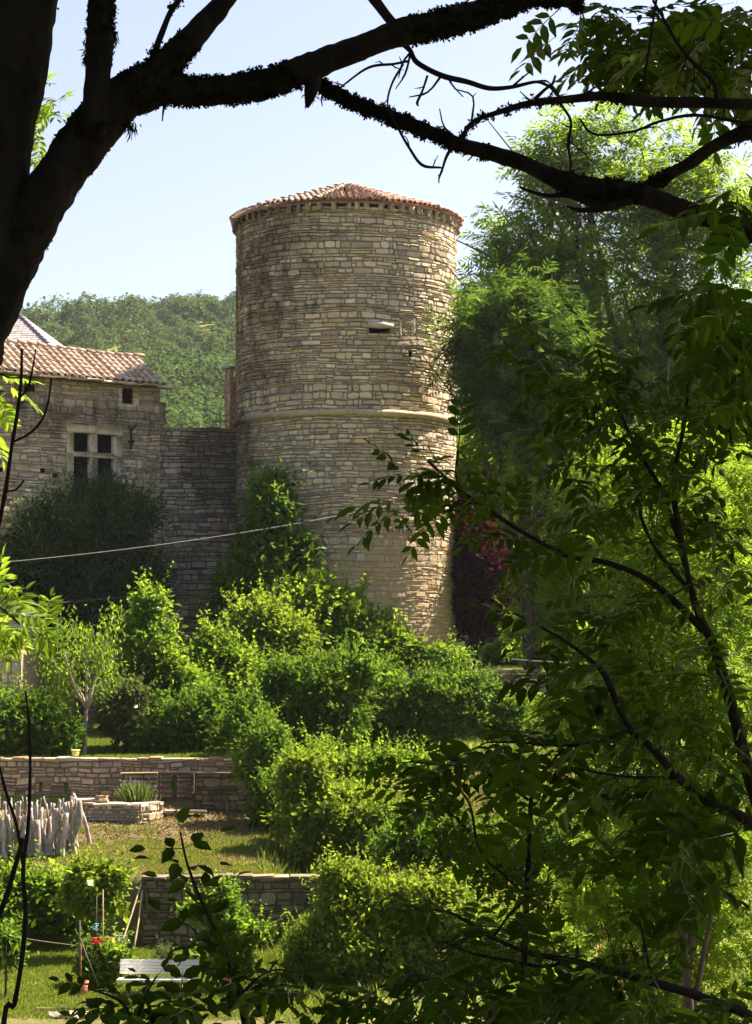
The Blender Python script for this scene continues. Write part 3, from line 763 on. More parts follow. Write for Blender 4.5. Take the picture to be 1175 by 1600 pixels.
for (y0, y1) in ((.12, .42), (.424, .69), (.694, 1.0)):
    hbox(win, wrect(0, .115, y0, y1), -.28, .04); hbox(win, wrect(.865, 1, y0, y1), -.28, .04)
hbox(win, wrect(.43, .55, .12, .385), -.28, .02); hbox(win, wrect(.43, .55, .46, 1.0), -.28, .02)
hbox(win, wrect(.12, .86, .39, .455), -.27, .03)
win.build("window_frame", M['frame'], house_wall)
lw = MB()
for r4 in (hrect(185.5, 606, 190.5, 633), hrect(207.5, 606, 217, 633), hrect(190.5, 632, 212, 635)): hbox(lw, r4, -.3, .03)
lw.build("small_window_frame", M['frame'], house_wall)
ia = MB(); u, z = wall_uv(204, 700)
def hp(px, py, d=.07):
    u, z = wall_uv(px, py); return np.array([hp0[0]+hdr[0]*u+hnr[0]*d, hp0[1]+hdr[1]*u+hnr[1]*d, z])
tube(ia, [hp(203, 702), hp(203, 675), hp(199, 664)], [.035, .035, .02], 6, sub=3); tube(ia, [hp(203, 675), hp(209, 666), hp(212, 664)], [.035, .03, .015], 6, sub=3)
tube(ia, [hp(199, 690), hp(208, 690)], [.04, .04], 6); ia.build("wall_anchor", M['iron'], house_wall)
# roof: falls towards the front, ridge sags
hr_ = MB()
pitch = math.radians(33); run = 4.2
back = -hnr; upn = np.array([hnr[0]*math.sin(pitch), hnr[1]*math.sin(pitch), math.cos(pitch)])
def rpt(u, s, l=0):
    """u along the eave, s distance up the slope"""
    sag = -.16*math.sin(math.pi*np.clip((u-HL*.45)/(HL*.62), 0, 1))*(s/3.2) + .05*math.sin(u*1.3+.5)*(s/4)
    b = hp0[:2] + hdr*u + hnr*(.28 - s*math.cos(pitch))
    return np.array([b[0], b[1], HZ + .10 + s*math.sin(pitch) + sag + l])
SL = 2.15
TA, TB, TU, TT = [], [], [], []
us = np.arange(-.2, HL+.12, .272)
for u in us:
    x = -.02; jt = rh.normal(0, .012); ju = rh.normal(0, .02); ct_ = rh.uniform(.35, .75)
    while x < SL:
        TA.append(rpt(u+jt, x, .0+rh.normal(0, .006))); TB.append(rpt(u+jt+ju, min(x+.42, SL+.1))); TU.append(upn); TT.append((np.clip(ct_+rh.normal(0, .13), .1, 1), rh.random(), 0, 1)); x += .33
for k in range(len(us)-1):       # channel tiles between
    pass
x = -.2
while x < HL+.1:                 # ridge tiles along the top
    TA.append(rpt(x, SL+.04, .07)); TB.append(rpt(x+.45, SL+.04, .07)); TU.append(upn); TT.append((rh.beta(2, 2), rh.random(), 0, 1)); x += .38
x = 0
half_tiles(hr_, TA, TB, .10, .082, np.array(TU), np.array(TT), .02)
vs = []
for a in range(30):
    u = -.4 + (HL+.55)*a/29
    vs += [rpt(u, -.02, -.10), rpt(u, SL+.02, -.10)]
vs = np.array(vs); k = np.arange(29)
hr_.add(vs, np.stack([2*k, 2*k+2, 2*k+3, 2*k+1], 1), (.0, .2, 0, 1))
low = vs.copy(); low[:, 2] -= .05; hr_.add(low, np.stack([2*k, 2*k+2, 2*k+3, 2*k+1], 1)[:, ::-1], (.1, .2, 0, 1))
# the roof's far slope
bs = []
for a in range(12):
    u = -.4 + (HL+.55)*a/11; t1_ = rpt(u, SL+.02, 0); t2_ = t1_ + np.array([*(back*2.2), -1.3]); bs += [t1_, t2_]
k = np.arange(11); hr_.add(np.array(bs), np.stack([2*k, 2*k+2, 2*k+3, 2*k+1], 1), (.4, .4, 0, 1))
hr_.build("roof", M['house_tile'], house)
ev = MB(); x = -.4                # thin flagstones along the eave
while x < HL+.25:
    w = rh.uniform(.3, .7); b = hp0[:2] + hdr*(x+w/2) + hnr*.17
    box(ev, (b[0], b[1], HZ+.03+rh.normal(0, .008)), (w-.02, .62+rh.normal(0, .05), .05), math.atan2(hdr[1], hdr[0])+rh.normal(0, .03), (.75, rh.random(), 0, 1), .006); x += w
ev.build("eave_slab", M['frame'], house)
gb = MB(); gp = [rpt(HL, 0, -.06), rpt(HL, SL, -.06)]      # gable end above the right wall
g0 = np.array([*(rp1[:2]), HZ]); gb.add([[*(hp1[:2]), HZ-.05], gp[1], g0], np.array([[0, 1, 2]]), (.4, .4, 1, 1)); gb.build("gable", M['house'], house)

# slate roof of the house behind
sh = thing("slate_house", "grey slate hipped roof rising behind the tiled house roof", "house", P(-10, 1000, 78)*np.array([1, 1, 0])+np.array([0, 0, -3]))
sm = MB(); apex = P(15, 478, 80); e0 = P(76, 538, 78); e1 = P(-160, 545, 78); eb = P(100, 541, 84); rsh = np.random.default_rng(4)
ra = P(-160, 478, 80)
vd = (apex-e0); nslope = nrmz(np.cross(e1-e0, apex-e0)); nslope = nslope*np.sign(nslope[2])
rowsn = 18
for q in range(rowsn):
    t0_, t1_ = q/rowsn, (q+1.35)/rowsn
    a = e0+(apex-e0)*t0_; b = e1+(ra-e1)*t0_; L_ = np.linalg.norm(b-a); n_ = int(L_/.24); dirn = (b-a)/L_; upv = (ra-e1)/rowsn
    for k in range(n_):
        p = a + dirn*(k*.24 + (.12 if q % 2 else 0)); w_ = .23
        c0 = p + nslope*.03; c1 = p+dirn*w_+nslope*.03
        sm.add([c0, c1, c1+upv*1.3-nslope*.02, c0+upv*1.3-nslope*.02, c0-nslope*.03, c1-nslope*.03], np.array([[0, 1, 2, 3], [4, 5, 1, 0]]), (rsh.random(), rsh.random(), 0, 1))
sm.add([e0, apex, eb], np.array([[0, 1, 2]]), (.3, .3, 0, 1)); sm.build("roof", M['slate'], sh, smooth=False)
hipm = MB(); x = np.linspace(0, 1, 14)
half_tiles(hipm, e0+(apex-e0)*x[:-1, None], e0+(apex-e0)*(x[1:, None]+.02), .07, .06, np.tile([0, 0, 1.], (13, 1)), np.tile([.1, .2, 0, 1], (13, 1))); hipm.build("hip_ridge", M['slate'], sh)
sw = MB(); f3, L3, _, _ = planemap(P(-160, 1000, 78.3), P(76, 1000, 78.3)); stones(sw, rows(0, L3, -3, zat(543, 78), (.2, .3), (.4, .7), rsh), f3, rsh)
sw.build("wall", M['house'], sh)

# curtain wall between house and tower
cz = zat(669, 71.2)
wall("curtain_wall", "dark stained stone wall joining the house to the round tower", "wall", M['curtain'], P(249, 1000, 71.1)*[1, 1, 0], P(378, 1000, 71.6)*[1, 1, 0], -3.3, cz, (.11, .22), (.2, .55), .6, 41, True, .045, ch=.05)
# chimney on the building behind
chm = thing("chimney", "slim brick chimney with an open capped top left of the tower", "chimney", P(361, 1000, 73.5)*[1, 1, 0]+np.array([0, 0, -3]))
c0 = P(361.5, 1000, 73.6); zc = zat(592, 73.6); rz = math.radians(38)
bm_ = MB(); rk = np.random.default_rng(8)
zq = -3.0
while zq < zc:
    hh = .3 if zq < 6.5 else .085
    box(bm_, (c0[0], c0[1], zq+hh/2), (.36+rk.normal(0, .006), .36+rk.normal(0, .006), hh-.006), rz, None, .003); zq += hh
bm_.build("stack", M['brick'], chm)
for (sx, sy) in ((-1, -1), (1, -1), (-1, 1), (1, 1)):
    pm_ = MB(); q = np.array([sx*.13, sy*.13]); box(pm_, (c0[0]+q[0]*math.cos(rz)-q[1]*math.sin(rz), c0[1]+q[0]*math.sin(rz)+q[1]*math.cos(rz), zc+.18), (.075, .075, .36), rz); pm_.build("pillar", M['brick'], chm)
cp_ = MB(); box(cp_, (c0[0], c0[1], zc+.385), (.50, .50, .07), rz, None, .006); cp_.build("cap", M['greywood'], chm)

# pier of the outbuilding on the far left
r0 = P(-70, 1000, 62.0)*[1, 1, 0]; r1 = P(33, 1000, 62.0)*[1, 1, 0]; r3 = r1+np.array([-.2, 3.5, 0])
wall("outbuilding_wall", "brown stone wall end standing in the shade behind the round bush", "wall", M['house'], r0, r1, -3.3, zat(955, 62), (.14, .26), (.3, .6), 3.4, 51, True, .03, returns=[(r1, r3)])

# low wall holding up the tower terrace
wall("terrace_wall", "low grey stone wall at the foot of the round tower", "wall", M['curtain'], P(322, 1000, 66.0)*[1, 1, 0], P(900, 1000, 66.0)*[1, 1, 0], -3.6, zat(1049, 66), (.1, .18), (.2, .45), .4, 61, True, .03)

# ---------------------------------------------------------------- garden walls
wall("garden_wall", "long tan rubble wall below the upper lawn", "wall", M['garden'], P(-60, 1000, 53.0)*[1, 1, 0], P(400, 1000, 53.0)*[1, 1, 0], -4.9, zat(1187, 53), (.08, .21), (.14, .45), .45, 71, True, .045, wr_c=(.25, .5), ch=.06,
     holes=[(xat(62, 53)-xat(-60, 53)+xat(38, 53)*0, xat(66, 53)-xat(-60, 53), zat(1240, 53), zat(1224, 53)), (xat(100, 53)-xat(-60, 53), xat(106, 53)-xat(-60, 53), zat(1241, 53), zat(1225, 53))])
zg = zat(1208, 52.2)
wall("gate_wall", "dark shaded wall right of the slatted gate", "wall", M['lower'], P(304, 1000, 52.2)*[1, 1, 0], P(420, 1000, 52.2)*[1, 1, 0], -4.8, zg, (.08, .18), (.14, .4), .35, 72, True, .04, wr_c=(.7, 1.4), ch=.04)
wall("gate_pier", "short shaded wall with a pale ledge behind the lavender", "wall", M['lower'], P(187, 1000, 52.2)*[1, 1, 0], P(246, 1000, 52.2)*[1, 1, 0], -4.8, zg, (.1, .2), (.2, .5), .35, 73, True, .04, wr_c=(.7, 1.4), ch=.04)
# planter: front wall in shade, lit end turned to the right
pa = P(126, 1000, 50.6)*[1, 1, 0]; pb = P(218, 1000, 50.2)*[1, 1, 0]; pc = P(254, 1000, 51.2)*[1, 1, 0]
rp = np.random.default_rng(77); pl = MB(); ztop = zat(1257, 50.4)
for (a, b, s_) in ((pa, pb, 1), (pb, pc, 2)):
    f4, L4, d4, n4 = planemap(a, b, .02, 80+s_); stones(pl, rows(0, L4, -5.1, ztop, (.07, .15), (.1, .32), rp), f4, rp, .06, .014, 1.4); coping(pl, a, b, ztop-.02, .3, rp, (.25, .5), .05)
pl.add([[*pa[:2], ztop-.05], [*pb[:2], ztop-.05], [*pc[:2], ztop-.05], [pc[0], 52.1, ztop-.05], [pa[0], 52.1, ztop-.05]], np.array([[0, 1, 2, 3, 4]]), (.3, .3, 1, 1))
tag(pl.build("stone_planter", M['planter'], smooth=False), "rough stone planter with the lavender growing in it", "planter")
ss = MB(); box(ss, P(136, 1250, 50.9), (.62, .5, .07), .1, (.6, .7, 0, 1), .012); box(ss, P(138, 1256, 50.9), (.7, .5, .09), .05, (.6, .7, 0, 1), .012); tag(ss.build("stone_slab", M['slab']), "flat pale stone slab lying beside the stakes", "slab")
tp = MB(); c = P(158, 1249, 50.9); box(tp, c+np.array([0, 0, -.06]), (.36, .34, .16), .1, (.2, .2, 0, 1), .01); box(tp, c+np.array([.02, 0, .07]), (.3, .22, .06), -.1, (.9, .7, 0, 1), .012); tag(tp.build("cut_stone", M['brick']), "small dark block with a reddish stone on top at the planter corner", "stone")

# slatted gate
gt = thing("slatted_gate", "dark wooden slatted gate set in the garden wall", "gate", P(274, 1250, 52.0)*[1, 1, 0]+np.array([0, 0, zat(1252, 52)]))
x0, x1 = xat(247, 52.05), xat(303, 52.05)
fr_ = MB()
for (xa, xb) in ((247, 251), (270, 278), (299, 304)): box(fr_, ((xat(xa, 52)+xat(xb, 52))/2, 52.02, (zat(1208, 52)+zat(1251, 52))/2), (xat(xb, 52)-xat(xa, 52), .07, zat(1208, 52)-zat(1251, 52)))
fr_.build("frame", M['darkwood'], gt)
for (ya, yb) in ((1206, 1211.5), (1214, 1217), (1219, 1223), (1227, 1234), (1236.5, 1241), (1245, 1254)):
    sl = MB(); box(sl, ((x0+x1)/2, 51.96, (zat(ya, 52)+zat(yb, 52))/2), (x1-x0, .045, zat(ya, 52)-zat(yb, 52)), 0, None, .002); sl.build("slat", M['darkwood'], gt)
st_ = MB(); box(st_, P(290, 1268, 51.4), (1.05, .4, .07), .02, (.6, .7, 0, 1), .01); tag(st_.build("gate_step", M['slab']), "flat stone step below the slatted gate", "step")

# lower retaining walls
la = P(222, 1000, 45.0)*[1, 1, 0]; lb = P(566, 1000, 45.0)*[1, 1, 0]; lc = la+np.array([-.12, 4.2, 0])
lz = zat(1371, 45)
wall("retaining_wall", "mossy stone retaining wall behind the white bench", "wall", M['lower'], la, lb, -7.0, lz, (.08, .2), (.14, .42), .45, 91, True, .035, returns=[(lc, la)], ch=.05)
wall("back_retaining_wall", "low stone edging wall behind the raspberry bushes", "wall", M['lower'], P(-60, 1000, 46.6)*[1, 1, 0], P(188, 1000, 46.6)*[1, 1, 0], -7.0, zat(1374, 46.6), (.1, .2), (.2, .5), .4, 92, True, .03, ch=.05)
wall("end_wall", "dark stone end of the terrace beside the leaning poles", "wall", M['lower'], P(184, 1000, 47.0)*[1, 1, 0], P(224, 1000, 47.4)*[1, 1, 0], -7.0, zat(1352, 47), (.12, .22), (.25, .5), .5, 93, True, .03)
sb = MB(); box(sb, P(232, 1353, 46.9), (.78, .7, .12), .1, (.3, .1, 0, 1), .03); tag(sb.build("dark_slab", M['slate']), "dark flat stone lying on the corner of the retaining wall", "slab")

# ---------------------------------------------------------------- garden things
bench = thing("garden_bench", "white slatted garden bench standing on the lower lawn", "bench", P(248, 1000, 39.2)*[1, 1, 0]+np.array([0, 0, float(gz(xat(248, 39.2), 39.2))]))
bx0, bx1 = xat(186, 39.2), xat(309.5, 39.2); bw = bx1-bx0; bxc = (bx0+bx1)/2
zs = zat(1531, 39.0); ztp = zat(1499, 39.45)
for k in range(5):                       # back slats leaning away
    f_ = k/4; z = zs+.09 + (ztp-.03-zs-.09)*f_; y = 39.30+.13*f_
    m = MB(); box(m, (bxc, y, z), (bw, .022, .044 if k < 4 else .066), 0, None, .0, -.25); m.build("back_slat", M['white'], bench)
for k in range(5):
    m = MB(); box(m, (bxc, 38.86+.085*k, zs-.0+.012*math.cos(k)), (bw, .07, .028 if k else .05)); m.build("seat_slat", M['white'], bench)
for px in (201, 284):
    x = xat(px, 39.1); zg_ = float(gz(x, 39.0))
    lg = MB(); box(lg, (x, 38.97, (zs-.03+zg_)/2-.03), (.06, .05, zs-.03-zg_+.06)); lg.build("leg", M['tanwood'], bench)
    lg = MB(); box(lg, (x, 39.26, (zs-.03+zg_)/2-.03), (.06, .05, zs-.03-zg_+.06)); lg.build("leg", M['tanwood'], bench)
    br = MB(); tube(br, [(x, 38.9, zs-.025), (x, 39.3, zs-.03), (x, 39.34, zs+.1), (x, 39.46, ztp-.02)], [.02]*4, 6, sub=3); br.build("bracket", M['white'], bench)

# the stacked stakes
rs = np.random.default_rng(19)
plan = []
for px in np.arange(-12, 124, 5.0): plan.append((px+rs.normal(0, 1.2), 47.2+rs.normal(0, .05), rs.uniform(1258, 1292)-(px > 60)*10, rs.uniform(.028, .062), 0))
for px in np.arange(-10, 120, 5.0): plan.append((px+rs.normal(0, 1.5), 47.6+rs.normal(0, .05), rs.uniform(1250, 1272)-(px > 55)*8, rs.uniform(.022, .045), 1))
for px in np.arange(2, 122, 7): plan.append((px+rs.normal(0, 2), 47.9, rs.uniform(1240, 1262), rs.uniform(.03, .05), 2))
base_stake = None
SL_ = {0: "bleached stake in the front row of the upright bundle", 1: "thinner grey stake in the middle row of the bundle", 2: "thin pointed stake standing at the back of the bundle"}
for q, (px, d, pt_, r_, row) in enumerate(plan):
    x = xat(px, d); zb = float(gz(x, d))-.08; zt = zat(pt_, d)
    if zt-zb < .5: zt = zb+1.2
    m = MB(); ln = rs.normal(0, .10); kk = rs.normal(0, .05)
    tube(m, [(x-ln*.5, d-.05, zb), (x-ln*.2+kk, d, zb+(zt-zb)*.33), (x+ln*.2-kk*.6, d, zb+(zt-zb)*.68), (x+ln*.5, d+.06, zt)], [r_*1.05, r_, r_*.92, r_*(.85 if row < 2 else .4)], 9, .09, None, 5, True, 14)
    o = m.build("wooden_stake", M[('oldwood', 'greywood', 'palewood', 'brownwood', 'oldwood', 'palewood', 'greywood')[(q*3+row) % 7]])
    tag(o, SL_[row], "stake", "weathered wooden stakes stood on end")
m = MB(); tube(m, [P(142, 1336, 48.2), P(139, 1312, 48.2), P(132, 1282, 48.2), P(124, 1262, 48.25), P(114, 1240, 48.3)], [.055, .052, .05, .048, .045], 8, .12, None, 4)
tag(m.build("wooden_stake", M['oldwood']), "long bowed pale stake leaning on the right end of the bundle", "stake", "weathered wooden stakes stood on end")
m = MB(); tube(m, [P(97, 1362, 46.9), P(97, 1335, 46.95), P(100, 1305, 47.0), P(104, 1270, 47.05)], [.07, .064, .06, .056], 9, .1, None, 4)
tag(m.build("wooden_stake", M['palewood']), "smooth whitest barkless stake at the front of the bundle", "stake", "weathered wooden stakes stood on end")
m = MB(); tube(m, [P(62, 1366, 46.9), P(60, 1330, 46.95), P(57, 1281, 47.0)], [.095, .088, .084], 9, .1, None, 5)
tag(m.build("wooden_stake", M['oldwood']), "short thick round stake with a sawn flat top, left of the white one", "stake", "weathered wooden stakes stood on end")

# lavender
lv = thing("lavender", "lavender tuft with grey violet spikes growing in the stone planter", "lavender", P(213, 1258, 51.0))
m = MB(); n = 900; b = P(213, 1257, 51.0)+np.stack([rs.normal(0, .13, n), rs.normal(0, .10, n), 0*rs.random(n)], 1)
dirs = np.stack([(b[:, 0]-xat(213, 51))*1.1+rs.normal(0, .15, n), rs.normal(0, .15, n), np.ones(n)], 1); L_ = rs.uniform(.3, .62, n)
leaves(m, b, dirs, rdir(n, rs), L_, .016, np.stack([rs.random(n), rs.random(n), 0*L_, 0*L_+1], 1)); m.build("foliage", M['lavender'], lv)
for k in rs.integers(0, n, 60):
    m = MB(); tip = b[k]+nrmz(dirs[k])*L_[k]*.93; q_ = 5
    leaves(m, np.tile(tip, (q_, 1)), dirs[k]+rs.normal(0, .05, (q_, 3)), rdir(q_, rs), .12, .028, (.5, .5, 0, 1), fold=.4); m.build("flower_spike", M['lav_flower'], lv)

# bucket, poles, pots, trellis
c = P(195, 1432, 45.2); zgb = float(gz(c[0], 44.6)); bk_ = thing("bucket", "pale grey square bucket standing in the dark corner", "bucket", (c[0], 44.6, zgb))
m = MB(); hgt = .30
v = []
for (s_, z) in ((.10, 0), (.125, hgt), (.115, hgt), (.09, .02)):
    for (X_, Y_) in ((-1, -1), (1, -1), (1, 1), (-1, 1)): v.append((c[0]+X_*s_, 44.6+Y_*s_, zgb+.02+z))
q = []
for r_ in range(3):
    for k in range(4): q.append([r_*4+k, r_*4+(k+1) % 4, r_*4+4+(k+1) % 4, r_*4+4+k])
q += [[12, 13, 14, 15], [3, 2, 1, 0]]
m.add(v, np.array(q)); m.build("body", M['bucket'], bk_, smooth=False)
m = MB(); box(m, (c[0], 44.6, zgb+.02+hgt), (.27, .27, .025)); m.build("rim", M['bucket'], bk_)
for (a, b2, lab) in ((P(223, 1372, 45.1), P(184, 1444, 44.0), "long thin pole leaning on the corner of the retaining wall"), (P(222, 1392, 44.95), P(208, 1432, 44.3), "short thin pole leaning behind the longer one")):
    b2[2] = float(gz(b2[0], b2[1])); m = MB(); tube(m, [a, (a+b2)/2+np.array([.02, 0, .02]), b2], [.018, .02, .022], 6, .1, None, 3); tag(m.build("leaning_pole", M['tanwood']), lab, "pole")
def pot(name, c, r_, h_, mat, label, cat="pot", group=None):
    t_ = thing(name, label, cat, c, group)
    def lathe(prof, nm):
        m = MB(); th = np.arange(16)*2*math.pi/16
        v = np.concatenate([np.stack([c[0]+rr_*np.cos(th), c[1]+rr_*np.sin(th), 0*th+c[2]+z], 1) for rr_, z in prof])
        i = np.arange(len(prof)-1)[:, None]*16; j = np.arange(16)[None]; j2 = (j+1) % 16
        m.add(v, np.stack([i+j, i+j2, i+16+j2, i+16+j], -1).reshape(-1, 4)); return m.build(nm, mat, t_)
    lathe([(.01, 0), (r_*.72, .0), (r_*.95, h_*.82), (r_*.82, h_*.82), (r_*.7, h_*.6), (.01, h_*.6)], "body")
    lathe([(r_*.95, h_*.8), (r_*1.06, h_*.8), (r_*1.08, h_), (r_*.92, h_), (r_*.9, h_*.85)], "rim"); return t_
def gp(px, py, d): x = xat(px, d); return np.array([x, d, float(gz(x, d))])
pot("terracotta_pot", gp(163, 1475, 43.6), .2, .42, M['terra'], "reddish terracotta pot in the shade behind the red flower")
pot("terracotta_pot", gp(129, 1552, 39.4), .11, .26, M['terra'], "small terracotta pot at the foot of the black trellis post")
pot("terracotta_pot", gp(357, 1550, 39.6), .11, .3, M['terra'], "terracotta pot at the foot of the climbing shrub right of the bench")
pot("flower_pot", P(118, 1181, 53.2), .11, .16, M['yellow'], "yellow glazed flower pot on the garden wall top")
tr = thing("trellis", "black iron trellis post with a slanting brace on the lawn", "trellis", gp(125, 1555, 39.4))
g0 = gp(123, 1556, 39.4); m = MB(); tube(m, [g0-[0, 0, .1], P(124.5, 1438, 39.4)], [.018, .018], 7); m.build("post", M['iron'], tr)
m = MB(); tube(m, [P(124.5, 1465, 39.4), gp(161, 1553, 39.2)-[0, 0, .05]], [.014, .014], 6); m.build("brace", M['iron'], tr)
m = MB(); tube(m, [g0+[.03, .02, -.1], P(127, 1470, 39.45)], [.008, .008], 5); m.build("rod", M['rust'], tr)
g1 = gp(8, 1560, 39.0); m = MB(); tube(m, [g1-[0, 0, .1], P(10, 1452, 39.0)], [.017, .017], 7); tag(m.build("trellis_post", M['iron']), "plain black iron post at the left edge of the lawn", "post")
m = MB(); tube(m, [P(10, 1462, 39.0), P(70, 1471, 39.2), P(124.5, 1478, 39.4)], [.003]*3, 4, 0, None, 4); tag(m.build("trellis_wire", M['tanwood']), "thin yellowish wire strung between the two black posts", "wire")
m = MB(); tube(m, [gp(150, 1470, 40.5)-[0, 0, .1], P(151, 1400, 40.5)], [.013, .011], 6); tag(m.build("plant_stake", M['iron']), "thin dark stake behind the red flower", "stake")
m = MB(); tube(m, [gp(161, 1470, 41.5)-[0, 0, .1], P(161, 1390, 41.5)], [.012, .01], 6); tag(m.build("plant_cane", M['tanwood']), "pale cane holding the yellow bush beside the recess", "cane")
m = MB(); rb = np.random.default_rng(2)
for k in range(7):
    a = P(149+rb.normal(0, 1.5), 1448+rb.normal(0, 2), 40.45); tube(m, [a, a+rb.normal(0, .035, 3), a+rb.normal(0, .06, 3)], [.004]*3, 4, 0, None, 4)
tag(m.build("twine", M['twine']), "pale blue twine tied round the dark plant stake", "twine")
# plank edging in front of the lawn
m = MB(); a = gp(56, 1580, 37.7); b2 = gp(172, 1580, 37.75); box(m, ((a[0]+b2[0])/2, 37.7, (a[2]+b2[2])/2+.03), (b2[0]-a[0], .05, .12), 0, None, .004); tag(m.build("edging_board", M['tanwood']), "pale board edging the front of the lower lawn", "board")
for k, px in enumerate((92, 118, 142)):
    c = gp(px, 1590, 37.2); m = MB(); box(m, c+[0, 0, .02], (.24, .3, .14), rb.normal(0, .3), (.5, .5, 0, 1), .02)
    tag(m.build("flat_stone", M['slab']), ("pale flat stone below the left half of the edging board", "pale flat stone below the middle of the edging board", "pale flat stone below the right end of the edging board")[k], "stone")
# rusty frame among the bushes on the right
rfm = thing("rusty_frame", "rusty iron frame standing in the undergrowth at lower right", "frame", gp(948, 1520, 37))
for (a, b2) in ((934, 1), (968, 2)):
    m = MB(); c = gp(a, 1520, 37); tube(m, [c-[0, 0, .2], P(a+4, 1456+2*b2, 37)], [.022, .02], 7, .1); m.build("upright", M['rust'], rfm)
m = MB(); tube(m, [P(938, 1458, 37), P(955, 1456, 37.05), P(972, 1462, 37)], [.016]*3, 6, .1, None, 3); m.build("bar", M['rust'], rfm)
m = MB(); tube(m, [P(940, 1460, 37), P(962, 1500, 37)], [.01]*2, 5); m.build("wire", M['rust'], rfm)
# dead leaves and clods on the bare slope
n = 9000; lx = rs.uniform(-9, -2.2, n); ly = rs.uniform(45.7, 52.6, n); kk = rs.random(n) < np.interp(ly, [45.7, 47.5, 49], [.03, .12, .8]); lx, ly = lx[kk], ly[kk]; n = len(lx)
m = MB(); leaves(m, np.stack([lx, ly, gz(lx, ly)+.02], 1), rs.normal(0, 1, (n, 3))*[1, 1, .35], rs.normal(0, .5, (n, 3))+[0, 0, 1.], rs.uniform(.05, .13, n), .05, np.stack([rs.random(n), rs.random(n), 0*lx, 0*lx+1], 1), fold=.3)
tag(m.build("leaf_litter", M['litter'], smooth=False), "brown dead leaves scattered over the bare terrace slope", "leaf litter", kind='stuff')
# cables
u = tower_u(608, 68.3); ta = towermap(np.array([u]), np.array([zat(790, 68.3)]), np.array([.16]))[0]
def cable(a, b, sag, r_, label, n=40):
    t_ = np.linspace(0, 1, n)[:, None]; p = a*(1-t_)+b*t_; p[:, 2] -= (sag*4*t_*(1-t_)).ravel(); m = MB(); tube(m, p, np.full(n, r_), 6); tag(m.build("cable", M['cable']), label, "cable")
cable(P(-60, 884, 60), ta, .22, .009, "pale overhead cable sagging across to the round tower")
cable(P(-60, 948, 60), P(345, 912, 68), .15, .005, "thin wire running behind the dark tree to the shrub")
cable(P(800, 1030, 40), P(1260, 1027, 30), .1, .012, "thin dark wire crossing the trees on the right")
# plank leaning on the curtain wall
m = MB(); a = gp(312, 1050, 69.5); b2 = P(262, 960, 70.7); tube(m, [a-[0, 0, .1], b2], [.07, .06], 5, .1, None, 4); tag(m.build("leaning_beam", M['greywood']), "long grey beam leaning on the curtain wall", "beam")

